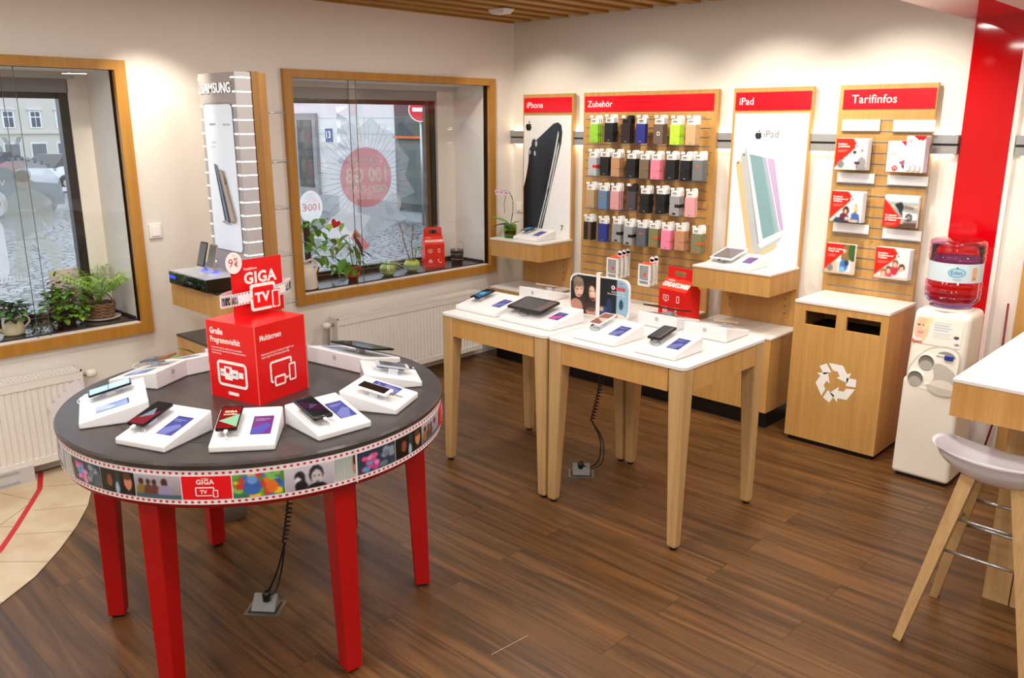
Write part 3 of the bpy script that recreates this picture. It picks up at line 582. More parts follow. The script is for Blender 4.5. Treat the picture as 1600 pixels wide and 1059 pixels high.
# ---- display stands (white wedges with a puck and a small screen) and the devices on them
STW = cm('#e9e7e8', .32, vary=.008, name='white_stand_plastic')
def stand(name, label, loc, rz, w=.215, d=.235, hf=.024, hb=.076, screen='blue', scx=.052, puck=-.055, group=None, sw=.068, sh=.115):
    e = thing(name, label, 'display stand', loc, rz, group); m = MB()
    m.box(-w/2, w/2, 0, d, 0, 1, STW, .006, seg=2, taper=lambda x, y, z: (x, y, (hf if y < d/2 else hb) if z > .5 else 0))
    # ventilation dots on the tall back
    F = Flat(m, (0, d, 0), (-1, 0, 0), (0, 0, 1)); F.ell(0, hb*.62, .012, .012, cm('#b4b1c4', .5)); F.ell(0, hb*.3, .0025, .0025, cm('#a7a4b4', .5)); m.obj('body', e)
    sl = math.atan2(hb-hf, d); top = T(0, 0, hf) @ RX(sl); e['slope'] = sl
    u = Vector((1, 0, 0)); v = Vector((0, math.cos(sl), math.sin(sl)))
    if scx is not None:
        m = MB(); F = Flat(m, Vector((scx, 0, hf))+v*(d*.5), u, v, step=.0006); cols = {'blue': ('#43478c', '#6a70aa'), 'pink': ('#4a4088', '#c24f96'), 'pale': ('#7f93c0', '#a9b7d8'), 'violet': ('#6a2f70', '#4f4a9a')}[screen]
        F.rr(0, 0, sw+.006, sh+.006, .003, cm('#dcdde4', .4)); F.rect(-sw/2, sw/2, -sh/2, sh/2, cm('#2c2f55', .2)); F.rect(-sw/2+.003, sw/2, -sh/2, sh/2-.005, cm(cols[0], .15, em=.18))  # dark left and top edge paints the shade of a sunken screen
        F.poly([(-sw/2+.003, -sh/2), (sw*.1, -sh/2), (sw*.45, -sh*.05), (sw*.2, sh*.1), (-sw/2+.003, -sh*.2)], cm(cols[1], .15, em=.15)); F.rect(-sw/2+.008, sw/2-.012, sh*.28, sh*.31, cm('#8f95c8', .2, em=.1)); F.rect(-sw/2+.008, sw*.1, sh*.2, sh*.225, cm('#8f95c8', .2, em=.1)); m.obj('screen', e)
    if puck is not None:
        m = MB(); m.prism(rrect(.05, .075, .012), -.006, .022, glass_P, top @ T(puck, d*.5, 0)); m.prism(rrect(.03, .04, .008), .0, .021, cm('#dfe0e6', .3), top @ T(puck, d*.5, 0)); m.obj('device_holder', e)
    return e
def dimglass(c):
    m = cm(c, .08, vary=0, scale=31); m.node_tree.nodes['Principled BSDF'].inputs['Specular IOR Level'].default_value = .25; return m
glass_P = glass_mat('clear_holder', (.93, .95, .98), 1.45, boost=.06)
def device(name, label, st, x, y, w, h, body='#111114', scr='#17171b', art=None, tilt=0, yaw=0, lift=.024, t=.0075, cable='#f2f2f2', loop=1, bez=.004, btn=True, group=None):
    """phone or tablet parallel to the slope of stand st; w, h its size, x, y its centre on the stand"""
    cat = 'tablet' if 'tablet' in name else 'phone'; sl = st['slope']; e = thing(name, label, cat, (0, 0, 0), 0, group)
    hf = .024*1; M = Matrix.Translation(st.location) @ RZ(st.rotation_euler[2]) @ T(0, 0, .024) @ RX(sl) @ T(x, y, lift) @ RZ(R(yaw)) @ RX(R(tilt)); e.matrix_world = M
    e.location = M.translation; e.rotation_euler = M.to_euler(); m = MB(); rr_ = rrect(w, h, min(w, h)*.11, 4); B = cm(body, .25, .2 if body not in ('#f4f4f4', '#f1f1f1') else 0)
    m.prism(rr_, 0, t, B); m.obj('body', e); m = MB(); F = Flat(m, (0, 0, t), (1, 0, 0), (0, 1, 0), step=.0003); F.rr(0, 0, w-.002, h-.002, w*.1, cm(body if body not in ('#c9a887', '#d8b89a') else '#f1f1f1', .12)); b2 = h*.1 if btn else bez*1.5
    F.rect(-w/2+bez, w/2-bez, -h/2+b2, h/2-b2, dimglass(scr))
    SW, SH = w/2-bez, h/2-b2
    if art == 'red': F.rect(-SW, SW, -SH, SH, cm('#7a0f16', .15)); F.poly([(-SW, -SH*.3), (SW, -SH*.9), (SW, SH*.3)], cm('#86b290', .15)); F.text('GIGA', 0, SH*.45, w*.16, cm('#e8d8b0', .3, em=.3), .03, 'c'); F.text('SURFEN', 0, SH*.2, w*.12, cm('#e8d8b0', .3, em=.3), .02, 'c')
    if art == 'redwhite': F.poly([(-SW, -SH), (SW, -SH), (SW, SH*.3), (-SW, -SH*.5)], cm('#6e1524', .15)); F.poly([(-SW*.6, -SH*.5), (SW*.7, -SH*.1), (0, SH*.5)], cm('#6f7d96', .15))
    if art == 'purple': F.poly([(-SW, SH*.1), (SW, -SH*.6), (SW, SH*.1), (-SW, SH*.9)], dimglass('#3a1030')); F.poly([(-SW*.5, -SH*.1), (SW*.7, SH*.1), (0, SH*.4)], dimglass('#4a3d60'))
    if art == 'blue': F.rect(-SW, SW, -SH, SH, cm('#9cc4da', .1, em=.3)); F.rect(-SW, SW, -SH*.1, -SH*.03, cm('#5f8aa4', .1, em=.3))
    if art == 'navy': F.poly([(-SW, -SH*.6), (SW, -SH*.9), (SW, SH*.7), (-SW, SH*.2)], cm('#275a86', .1, em=.3)); F.ell(0, 0, SW*.6, SH*.3, cm('#4f9cc0', .1, em=.3))
    if art == 'warm': F.rect(-SW, SW, -SH, SH, cm('#8a5a50', .1, em=.2)); F.poly([(-SW, 0), (SW, -SH*.6), (SW, SH*.2)], cm('#c0a89a', .1, em=.2))
    if art == 'grey': F.rect(-SW, SW, -SH, SH, cm('#4c4d52', .08)); F.rect(SW*.55, SW, -SH, SH, cm('#6e5a5a', .08))
    if btn: F.ell(0, -h/2+b2*.5, h*.028, h*.028, cm('#d9d9d9' if body[1] in 'fcd' else '#2a2a2e', .3), 14)
    F.rect(-w*.12, w*.12, h/2-b2*.5, h/2-b2*.4, cm('#555559', .4)); m.obj('screen', e)
    m = MB(); cc = cm(cable, .4); y0 = -h/2; m.box(-.006, .006, y0-.016, y0+.004, t*.1, t*.9, cc, .001)
    if loop:
        P = []
        for i in range(15):
            a = i/14*PI*1.55; P.append((loop*.022*(1-math.cos(a)), y0-.016-.026*math.sin(a), t*.5-lift*.75*min(1, i/9)))
        P.append((0, y0*.25, -lift*.45)); m.tube(P, .0013, cc, 6)
    m.obj('charging_cable', e); return e
def on_round(ang, off=0): a = R(ang); return (CX+.65*math.cos(a), CY+.65*math.sin(a), .9405), a+PI/2+R(off)
L, z = on_round(-110); sA = stand('display_stand', 'wide white display stand at the left of the round table, its phone showing pale blue', L, z, w=.33, screen='pale', scx=.085, puck=-.06)
device('smartphone', 'black phone with a pale blue lit screen, leftmost on the round table', sA, -.06, .12, .078, .155, '#15171b', art='blue', btn=False)
L, z = on_round(-66, -2); sB = stand('display_stand', 'white display stand at the front left of the round table, left of the red-screened phone', L, z)
device('smartphone', 'black phone tilted on the front left stand, red and grey picture on its screen', sB, -.055, .125, .074, .15, '#151217', art='redwhite', btn=False)
L, z = on_round(-34.5, -4); sC = stand('display_stand', 'white display stand at the table front carrying the phone with a red and green screen', L, z, screen='violet')
device('smartphone', 'black phone with a red and green advert on its screen, frontmost on the round table', sC, -.055, .125, .072, .148, '#111112', art='red', btn=False)
L, z = on_round(-3); sD = stand('display_stand', 'white display stand in front right of the red cube with a dark purple phone', L, z)
device('smartphone', 'black phone with a dark purple screen, right of the red cube front corner', sD, -.055, .13, .076, .155, '#141418', art='purple', btn=True)
L, z = on_round(28); sE = stand('display_stand', 'white display stand at the right rim of the round table with a white phone', L, z)
device('smartphone', 'white phone with a dark blank screen and thin looped cable on the round table', sE, -.05, .125, .067, .138, '#f4f4f4', '#241c1c', cable='#6b6b70')
L, z = on_round(59); sF = stand('display_stand', 'white display stand behind the white phone, near the radiator side of the round table', L, z, scx=.05)
device('smartphone', 'silver phone with grey screen and black cable at the far rim of the round table', sF, -.02, .12, .067, .138, '#c9ccd0', '#555a60', cable='#222226')
L, z = on_round(99); sG = stand('display_stand', 'wide white display stand behind the red cube carrying a dark tablet', L, z, w=.36, screen='pale', scx=.12, puck=-.04)
device('tablet', 'dark glossy tablet lying on the wide stand behind the red cube', sG, -.05, .12, .25, .17, '#1a1c1f', '#20262a', lift=.03, btn=False, cable='#e8e8e8', loop=0)
L, z = on_round(-153, 2); sH = stand('display_stand', 'white display stand seen from its tall back at the far left of the round table', L, z, screen='pale')
device('smartphone', 'grey phone in a brown sleeve on the far left stand, green leaves behind it', sH, -.045, .14, .068, .14, '#6c7076', '#7e848c', lift=.028, cable='#cfd0d4')
m = MB(); m.box(-.036, .036, .03, .072, -.001, .009, cm('#8a5a38', .5)); s_ = m.obj('sleeve', bpy.data.objects[[o.name for o in COL.objects if o.name.startswith('smartphone') and o.type == 'EMPTY'][-1]])
L, z = on_round(179, 0); sI = stand('display_stand', 'white display stand half hidden behind the left side of the red cube', L, z, screen='pale')
# ---- red cube display with header card
cu = thing('display_cube', 'red cardboard cube with a header card and paper film loop on the round table', 'display', (-2.816, 1.523, .9405), 0)
s = .264; H = .31; m = MB()
ax = Vector((-.9717, -.2362, 0)).normalized()  # edge towards the left corner
a1 = Vector((-.257, -.063, 0)); a2 = Vector((-.028, .284, 0)); a1 = a1.normalized()*s; a2 = Vector((a1.y, -a1.x, 0)).normalized()*s
if a2.y < 0: a2 = -a2
P = [Vector((0, 0, 0)), a2, a1+a2, a1]; m.prism([(p.x, p.y) for p in P], 0, H, RED)
for p in P: m.box(p.x-.0015, p.x+.0015, p.y-.0015, p.y+.0015, 0, H, cm('#f06a60', .4))
F = Flat(m, a1, -a1.normalized(), (0, 0, 1)); WT = cm('#fbf5f3', .4, vary=.01)
F.text('Große', .018, H-.05, .024, WT, .035, sx=.74); F.text('Programmvielfalt', .018, H-.084, .023, WT, .022, sx=.70)
for i, t in enumerate(('Nutzen Sie Ihre Inhalte auf allen Geräten und genießen', 'Sie mit einem Klick überall mehr Unterhaltung und optimalen', 'Komfort am Tag')): F.text(t, .022, H-.108-.011*i, .0065, WT, .01, sx=.8)
F.frame(.128, .105, .165, .105, .02, .012, WT, RED); F.rr(.128, .026, .06, .014, .007, WT)
for x, w_, h_ in ((.072, .026, .03), (.104, .042, .055), (.142, .034, .036), (.175, .026, .024)): F.rect(x-w_/2+.004, x+w_/2+.004, .108-h_/2, .108+h_/2, WT)
F.rect(.097, .115, .11, .128, RED); F.rect(.118, .124, .1, .104, cm('#8a9aa8')); F.rect(.064, .084, .105, .112, cm('#b8a8b0')); F.rect(.136, .154, .105, .112, cm('#7a8a98'))
F = Flat(m, (0, 0, 0), a2.normalized(), (0, 0, 1))
F.text('Multiscreen', .024, H-.060, .022, WT, .022, sx=.72)
for i, t in enumerate(('Registrieren Sie bis zu 5 Geräte für GigaTV und', 'nutzen GigaTV auf 3 Geräten gleichzeitig')): F.text(t, .026, H-.118-.012*i, .0075, WT, .01, sx=.8)
F.frame(.122, .115, .118, .088, .012, .009, WT, RED); F.ell(.071, .112, .003, .003, RED, 10); F.rr(.112, .075, .068, .048, .009, RED); F.frame(.112, .075, .06, .042, .008, .008, WT, RED); F.rr(.178, .095, .046, .078, .008, RED); F.frame(.178, .095, .038, .072, .007, .007, WT, RED); F.rect(.14, .16, .078, .083, WT)
m.obj('cube_body', cu)
hc = (a1+a2)/2; hu = Vector((-.1, .995, 0)).normalized(); hn = Vector((hu.y, -hu.x, 0))
ho = Vector((-.195, .027, H)); m = MB(); hh = .224
vs = [ho-hn*.002*s_+hu*x+Vector((0, 0, zz)) for s_ in (-1, 1) for x, zz in ((0, 0), (.235, 0), (.235, hh), (0, hh))]
m.add(vs, [(0, 1, 2, 3), (7, 6, 5, 4), (0, 4, 5, 1), (1, 5, 6, 2), (2, 6, 7, 3), (3, 7, 4, 0)], cm('#c90a12', .35)); F = Flat(m, ho+hn*.0025, hu, (0, 0, 1))
F.rect(0, .235, 0, hh, RED); F.text('Vodafone', .055, .182, .011, WT, .01); F.text('GIGA', .055, .128, .044, WT, .035, sx=.95)
m.obj('header_card', cu)
m = MB(); pts = []; ring = []
for i in range(41):
    a = PI+PI*i/40; x = .1175+.168*math.cos(a); dd = .055*math.sin(-a+0)*1
    ring.append((x, .035+.0*i, a))
fo = ho+Vector((0, 0, .045))
def ringfn(t, v, d=0):   # paper film loop slung around the card
    a = PI*1.02+PI*.96*t; return fo+hu*(.1175+(.165+d)*math.cos(a))-hn*(.03+.028)*0+hn*(-math.sin(a)*(.045+d)-.012)+Vector((0, 0, v+.028*t))
def backfn(t, v, d=0):
    a = PI*1.02-PI*1.04*t; return fo+hu*(.1175+(.165)*math.cos(a))+hn*(-math.sin(a)*.045-.012)+Vector((0, 0, v+.028*t))
for fn in (ringfn, backfn):
    vs = []; fs = []
    for i in range(41): vs += [fn(i/40, 0), fn(i/40, .048)]
    for i in range(40): a = 2*i; fs.append((a, a+2, a+3, a+1))
    m.add(vs, fs, BW)
for i in range(34):
    t = (i+.3)/34
    for z in (.003, .041): m.add([ringfn(t, z, .001), ringfn(t+.013, z, .001), ringfn(t+.013, z+.004, .001), ringfn(t, z+.004, .001)], [(0, 1, 2, 3)], cm('#3a3438', .5))
m.obj('film_loop', cu)
for t, k in ((.02, 3), (.1, 4), (.185, 5), (.76, 1), (.845, 4), (.93, 2)): frame_pic(k).mesh('film_picture', (lambda a, b, t=t: ringfn(t+.075*a, .009+.03*b, .0015)), cu)
m = MB(); F = Flat(m, fo+hu*.1175+hn*(.036), hu, (0, 0, 1), step=.0006); RC = RED
m.prism(rrect(.118, .108, .012), 0, .003, WT, Matrix(((hu.x, 0, hn.x, (fo+hu*.115+hn*.034).x), (hu.y, 0, hn.y, (fo+hu*.115+hn*.034).y), (0, 1, 0, fo.z+.03), (0, 0, 0, 1))))
F.o = fo+hu*.115+hn*.0375+Vector((0, 0, .03)); F.rr(0, 0, .098, .084, .006, RC); F.text('TV', -.006, -.018, .036, WT, .05, 'c'); F.ell(-.054, 0, .003, .003, RC, 8); F.rr(.056, -.016, .043, .078, .008, RC); F.frame(.056, -.016, .037, .072, .007, .006, WT, RC); F.ell(.056, -.049, .0025, .0025, RC, 8)
m.obj('tablet_icon', cu)
m = MB(); c0 = ho+hu*.012+hn*.006+Vector((0, 0, hh-.006)); vs = [c0+hu*.036*math.cos(2*PI*i/36)+Vector((0, 0, .042*math.sin(2*PI*i/36)))+hn*d for d in (0, .002) for i in range(36)]
m.add(vs, [list(range(36))[::-1], list(range(36, 72))]+[(i, (i+1) % 36, 36+(i+1) % 36, 36+i) for i in range(36)], cm('#f6eeee', .4)); F = Flat(m, c0+hn*.0022, hu, (0, 0, 1)); RT = cm('#c8303a', .4)
F.text('9', -.014, -.014, .032, RT, 0, 'c'); F.text('99', .008, .008, .012, RT, .01, 'c'); F.text('€', .01, -.014, .019, RT, .01, 'c'); F.text('nur', 0, .027, .006, RT, 0, 'c'); m.obj('price_disc', cu)
# ---- floor sockets and coiled cables
def socket(loc, rz, label):
    e = thing('floor_socket', label, 'floor socket', loc, rz); m = MB(); MT = cm('#8e8a80', .35, .7)
    m.box(-.075, .075, -.06, .06, 0, .004, MT); m.box(-.06, .06, -.045, .045, .004, .006, cm('#38352f', .5)); m.obj('frame', e)
    m = MB(); m.add([(-.05, -.035, .006), (.05, -.035, .006), (.05, .04, .006), (-.05, .04, .006), (-.05, .02, .06), (.05, .02, .06)], [(0, 1, 5, 4), (3, 4, 5, 2), (0, 4, 3), (1, 2, 5)], cm('#9a9a98', .4, .4)); m.box(-.042, .03, -.004, .0, .008, .05, cm('#e8e6e4', .4), mtx=T(0, -.012, 0) @ RX(R(-45))); m.obj('socket_lid', e); return e
def coil(loc, pts, label, plug):
    e = thing('coiled_cable', label, 'cable', loc, 0); a, b = Vector(pts[0]), Vector(pts[1]); P = []; n = 300; tn = 26
    for i in range(n+1):
        t = i/n; c = a.lerp(b, t); c.x += .02*math.sin(PI*t); r = .011; q = 2*PI*tn*t; P.append(c+Vector((r*math.cos(q), r*math.sin(q), 0)))
    MB().tube(P, .0042, BLACK, 6).obj('coil', e); m = MB(); P2 = [b]+[Vector(p) for p in pts[2:]]
    def smooth(P):
        o = []
        for i in range(len(P)-1):
            p0 = P[max(i-1, 0)]; p1 = P[i]; p2 = P[i+1]; p3 = P[min(i+2, len(P)-1)]
            for k in range(8):
                t = k/8; o.append(.5*((2*p1)+(p2-p0)*t+(2*p0-5*p1+4*p2-p3)*t*t+(3*p1-p0-3*p2+p3)*t**3))
        return o+[P[-1]]
    m.tube(smooth(P2), .0045, BLACK, 8); m.tube(smooth([b]+[p+Vector((.03*math.sin(PI*i/len(P2)), .02, 0)) for i, p in enumerate(P2[1:-1])]+[P2[-1]+Vector((.01, 0, .01))]), .0038, BLACK, 8); m.obj('lead', e)
    MB().lathe([(0, 0), (.018, 0), (.018, .03), (.01, .045), (0, .045)], BLACK, T(*P2[-1]) @ T(0, 0, -.02), 16).obj('plug', e); return e
socket((-2.937, 1.54, 0), R(40), 'grey floor socket with open lid under the round table')
coil((-2.9, 1.62, 0), [(.05, .06, .82), (.02, -.0, .30), (.0, -.03, .18), (-.035, -.06, .075), (-.03, -.075, .06)], 'black coiled cable hanging below the round table', None)
socket((-2.862, 3.556, 0), R(40), 'grey floor socket with open lid under the white display tables')
coil((-2.85, 3.62, 0), [(.06, .04, .84), (-.0, .01, .31), (.05, .03, .20), (.06, 0, .08), (.0, -.04, .03), (-.02, -.06, .05)], 'black coiled cable hanging below the two white display tables', None)
# ================================================================ TWO SQUARE DISPLAY TABLES
def dtable(x0, x1, label):
    cx = (x0+x1)/2; e = thing('display_table', label, 'table', (cx, 3.53, 0)); w = (x1-x0)/2; d = .385; m = MB()
    m.prism(rrect(2*w, 2*d, .03, 5), .906, .92, SOLID); m.obj('tabletop', e); m = MB(); i = .006; TB = .09
    for a, b, c, dd in ((-w+i+TB, w-i-TB, -d+i+.004, -d+i+.03), (-w+i+TB, w-i-TB, d-i-.03, d-i-.004), (-w+i+.004, -w+i+.03, -d+i+TB, d-i-TB), (w-i-.03, w-i-.004, -d+i+TB, d-i-TB)): m.box(a, b, c, dd, .79, .906, OAK)
    m.obj('apron', e)
    for sx in (-1, 1):
        for sy in (-1, 1):
            def tp(x, y, z, sx=sx, sy=sy):
                k = 1 if z > .5 else .58; return (sx*(w-i)-(sx*(w-i)-x)*k, sy*(d-i)-(sy*(d-i)-y)*k, z)
            xs = sorted((sx*(w-i), sx*(w-i-TB))); ys = sorted((sy*(d-i), sy*(d-i-TB))); m = MB()
            m.box(*xs, *ys, .012, .905, LEGW, .012, taper=tp, seg=2); lg = m.obj('leg', e)
            fx, fy = sx*(w-i-.026), sy*(d-i-.026); MB().lathe([(0, 0), (.017, 0), (.017, .014), (0, .014)], BLACK, T(fx, fy, 0), 14).obj('foot', lg)
    return e
dtable(-3.612, -2.785, 'oak display table with white top, the left of the adjoining pair'); dtable(-2.779, -1.945, 'oak display table with white top, the right of the adjoining pair, nearest the bin')
t1 = stand('display_stand', 'white display stand at the left end of the display tables with a dark phone', (-3.45, 3.265, .9205), 0, w=.33, d=.28, scx=.09, puck=-.09)
device('smartphone', 'dark phone with a teal picture, at the left end of the display tables', t1, -.085, .16, .074, .15, '#1c2430', art='navy', btn=False)
t2 = stand('display_stand', 'wide white display stand under the black tablet', (-3.035, 3.245, .9205), 0, w=.385, d=.28, screen='pink', scx=.13, puck=-.05, sh=.1)
device('tablet', 'black tablet with a blank grey screen on the wide stand, left of the photo board', t2, -.06, .15, .26, .18, '#18191c', '#4a4a4e', 'grey', lift=.03, btn=False, cable='#1a1a1c', bez=.012)
t3 = stand('display_stand', 'white display stand in front of the photo board with a white phone', (-2.535, 3.22, .9205), 0, w=.27, d=.255, scx=.075, puck=-.06)
device('smartphone', 'white phone with a brownish picture and dark cable in front of the photo board', t3, -.065, .165, .076, .15, '#f1f1f1', art='warm', cable='#2a2a2e', btn=False, bez=.006)
t4 = stand('display_stand', 'white display stand nearest the front corner of the right display table', (-2.165, 3.215, .9205), 0, w=.235, d=.245, scx=.06, puck=-.055)
device('smartphone', 'black phone with grey screen nearest the front corner of the right display table', t4, -.05, .15, .076, .152, '#1a1a1c', '#3c3b40', 'grey', cable='#1a1a1c', btn=False, bez=.006)
t5 = stand('display_stand', 'white display stand seen from behind on the left display table, a thin phone on it', (-3.455, 4.0, .9205), PI, w=.235, d=.23, scx=None, puck=-.03)
device('smartphone', 'gold-backed phone lying on the rear stand of the left display table', t5, -.02, .13, .07, .14, '#d8b89a', '#cfd3d8', lift=.028, cable='#2a2a2e')
t6 = stand('display_stand', 'white display stand seen from behind, in front of the red carton', (-2.485, 3.945, .9205), PI, w=.25, d=.24, scx=None, puck=-.01)
device('tablet', 'dark tablet lying on the rear stand in front of the red carton', t6, .02, .12, .235, .16, '#2a2624', '#51372f', lift=.034, btn=False, loop=0)
t7 = stand('display_stand', 'white display stand seen from behind, rearmost on the right display table', (-2.17, 3.915, .9205), PI, w=.25, d=.24, scx=None, puck=-.05)
device('smartphone', 'gold phone with a dark cable at the rear right corner of the display tables', t7, -.05, .12, .07, .142, '#c9a887', '#e8ddd2', lift=.026, cable='#1c1c1e')
# photo board between the tables' stands
e = thing('photo_board', 'rounded advertising board with two laughing women and a white strap', 'advertising board', (-2.87, 3.69, .9205), R(3)); w_, h_ = .41, .235
m = MB(); m.prism(rrect(w_, h_, .045, 6), -.012, 0, cm('#e9e7ea', .5), T(0, 0, h_/2) @ RX(PI/2) @ T(0, 0, 0)); m.obj('board', e)
c = Cv(150, 86, '#141920', '#0e1218'); c.rect(.80, 1, 0, 1, '#8fb4cc')
for i in range(9): c.rect(.86, 1, .1*i+.05, .1*i+.06, '#5a86a4', .6)
c.ell(.28, .95, .2, .45, '#3a2a26'); c.ell(.14, .30, .10, .24, '#6a5248'); c.ell(.15, .40, .078, .2, '#d8a894', 14); c.ell(.165, .44, .05, .13, '#e6bfae', 14); c.ell(.135, .18, .095, .135, '#84705f', 12); c.ell(.13, .12, .07, .06, '#98836f', 12); c.ell(.12, .38, .014, .014, '#2a1c18'); c.ell(.19, .36, .014, .014, '#2a1c18'); c.ell(.16, .53, .035, .02, '#a84a4a')
c.ell(.38, .45, .13, .36, '#2b1d18'); c.ell(.31, .62, .05, .34, '#2b1d18'); c.ell(.45, .65, .05, .34, '#33221a'); c.ell(.385, .44, .06, .2, '#dcae94', -8); c.ell(.39, .42, .04, .14, '#ebc7b2', -8); c.ell(.355, .38, .012, .014, '#2a1c18'); c.ell(.41, .37, .012, .014, '#2a1c18'); c.ell(.39, .56, .034, .065, '#7a1f24'); c.ell(.39, .53, .026, .02, '#f4ece8'); c.ell(.1, .85, .12, .22, '#c08a74'); c.ell(.38, .92, .1, .12, '#c49078'); c.ell(.36, .8, .12, .12, '#4a3630', 0, .7)
c.ell(.58, .85, .08, .14, '#20407a'); c.ell(.68, .72, .05, .22, '#17305e'); c.ell(.88, .62, .035, .13, '#22405e'); c.ell(.84, .95, .12, .09, '#e6d8cc'); c.ell(.78, .93, .05, .05, '#b8856a'); c.ell(.55, .8, .04, .06, '#d0a08a')
# round the board's corners
rr = .045
c.noise(.02); X_ = (c.X-.5)*w_; Y_ = (.5-c.Y)*h_; qx = np.abs(X_)-(w_/2-rr); qy = np.abs(Y_)-(h_/2-rr); out = (qx > 0) & (qy > 0) & (qx*qx+qy*qy > (rr*.9)**2); c.put(out, '#e9e7ea')
o_ = c.mesh('photo', plane_fn((-w_/2+.006, -.0003, .006), (1, 0, 0), (0, 0, 1), w_-.012, h_-.012), e)
# drop the faces outside the rounded outline
bm = bmesh.new(); bm.from_mesh(o_.data); bm.faces.ensure_lookup_table(); kill = [bm.faces[i] for i in np.nonzero(out.ravel())[0]]; bmesh.ops.delete(bm, geom=kill, context='FACES'); bm.to_mesh(o_.data); bm.free()
m = MB(); F = Flat(m, (.085, -.001, .17), (1, 0, 0), (0, 0, 1)); RR = cm('#e4202c', .4); F.text('Vodafone', .035, .035, .008, cm('#d8304a'), 0); F.text('one', .028, 0, .026, RR, .05); drop_logo(F, .012, .013, .012, cm('#f2f2f2'), RR)
F.text('Komm mit deinen', .045, -.014, .008, WT, .01, 'c'); F.text('Filmen & Serien ins Netz', .035, -.027, .008, WT, .01, 'c'); m.obj('lettering', e)
m = MB(); m.box(-.018, .008, -.003, -.001, 0, .255, cm('#efe9e4', .5)); m.box(-.018, .008, -.001, .02, .252, .255, cm('#efe9e4', .5)); m.obj('strap', e)
# ================================================================ BACK WALL UNITS
YF = 5.36
def sign(e, x0, x1, y, txt, tx=.03, h=.047):
    m = MB(); z0, z1 = 2.075, 2.192; m.box(x0, x1, y-.006, y, z0, z1, REDSIGN); F = Flat(m, (x0, y-.006, z0), (1, 0, 0), (0, 0, 1), step=.0006); F.text(txt, tx, .036, h, cm('#fff2ec', .4, em=.15), .005); m.obj('header_sign', e)
def panel(x0, x1, label, z0=0, name='wall_panel', y=YF, th=.035):
    e = thing(name, label, 'wall panel', ((x0+x1)/2, y, 0)); m = MB(); m.box(x0, x1, y, y+th, z0, 2.22, OAK, mtx=T(-(x0+x1)/2, -y, 0)); m.obj('board', e)
    e['c'] = (x0+x1)/2; return e
def rel(e): return e['c']
def shelf(x0, x1, label, y0=4.95, zt=1.05, y1=YF):
    e = thing('wall_shelf', label, 'shelf', ((x0+x1)/2, y1, zt-.15)); w = (x1-x0)/2; d = y1-y0-.002
    MB().box(-w+.004, w-.004, -d+.004, 0, 0, .136, OAK).obj('shelf_body', e); MB().box(-w, w, -d, 0, .136, .15, SOLID, .002).obj('shelf_top', e); return e
def pegs(e, w, zs):
    m = MB()
    for s in (-1, 1):
        for z in zs: m.lathe([(0, 0), (.005, 0), (.005, .002), (0, .002)], cm('#4d3a1e', .6), T(s*w, 0, z) @ RX(PI/2), 8)
    m.obj('peg_holes', e)
def cabinet(x0, x1, label, y0=4.95, y1=5.355, zt=.635, top=SOLID):
    e = thing('base_cabinet', label, 'cabinet', ((x0+x1)/2, y1, 0)); w = (x1-x0)/2; d = y1-y0
    MB().box(-w+.02, w-.02, -d+.06, -.01, 0, .12, BLACK).obj('plinth', e); MB().box(-w+.003, w-.003, -d+.003, 0, .12, zt-.014, OAK).obj('cabinet_body', e); MB().box(-w, w, -d, 0, zt-.014, zt, top, .002).obj('cabinet_top', e)
    if x1-x0 > .9:
        pass
    return e
def slots(m, x0, x1, zs, y=0):
    for z in zs: m.box(x0, x1, y-.0025, y, z-.0035, z+.0035, ALU); m.box(x0, x1, y-.003, y-.0024, z-.001, z+.001, DK)
# --- unit with the black phone poster
e = panel(-5.03, -4.478, 'tall oak wall panel with a poster of a black phone, beside the corner'); sign(e, -.26, .26, 0, 'iPhone')
pegs(e, .2, [.70+.055*i for i in range(4)])
m = MB(); m.box(-.262, .262, -.005, 0, 1.05, 2.05, cm('#f2f1f0', .4)); F = Flat(m, (-.262, -.005, 1.05), (1, 0, 0), (0, 0, 1), step=.0005); PW = cm('#f2f1f0', .4); PBk = cm('#0b0b0e', .25); PG = cm('#c7c8cc', .3)
apple(F, .055, .915, .085, PBk, PW)
F.poly([(.0, 0), (.0, .40), (.03, .5), (.055, .62), (.06, .72), (.10, .77), (.335, .935), (.385, .945), (.42, .92), (.43, .86), (.42, .78), (.20, 0)], PBk)
F.poly([(.145, .0), (.16, .0), (.26, .32), (.36, .68), (.395, .85), (.385, .88), (.345, .70), (.25, .33)], PG); F.poly([(.172, .0), (.18, .0), (.30, .36), (.40, .75), (.398, .79), (.37, .7), (.29, .37)], PG)
F.ell(.12, .765, .03, .045, cm('#3a3a40', .2), 20); F.ell(.12, .765, .022, .034, PBk, 20); F.ell(.145, .77, .012, .025, PG, 14); F.rr(.13, .69, .02, .04, .008, PG); F.ell(.075, .70, .008, .02, PG, 10)
for u in (.265, .292): F.poly([(u, .33+(u-.265)*3), (u+.008, .33+(u-.265)*3), (u+.022, .40+(u-.265)*3), (u+.014, .40+(u-.265)*3)], cm('#6b6c72', .3))
F.poly([(.345, .62), (.352, .62), (.368, .68), (.36, .68)], cm('#55565c', .3)); F.text('7', .43, .065, .045, PBk, 0); m.obj('poster', e)
shelf(-5.03, -4.46, 'oak wall shelf with white top carrying the orchid in the corner')
cabinet(-5.03, -4.46, 'low oak cabinet with white top below the orchid shelf')
s1 = stand('display_stand', 'small white display stand beside the orchid', (-4.70, 5.03, 1.0505), 0, w=.27, d=.24, scx=.06, puck=-.07)
device('smartphone', 'dark phone with a blue screen on the stand beside the orchid', s1, -.07, .14, .07, .14, '#2a2c33', art='navy', cable='#f0f0f0')
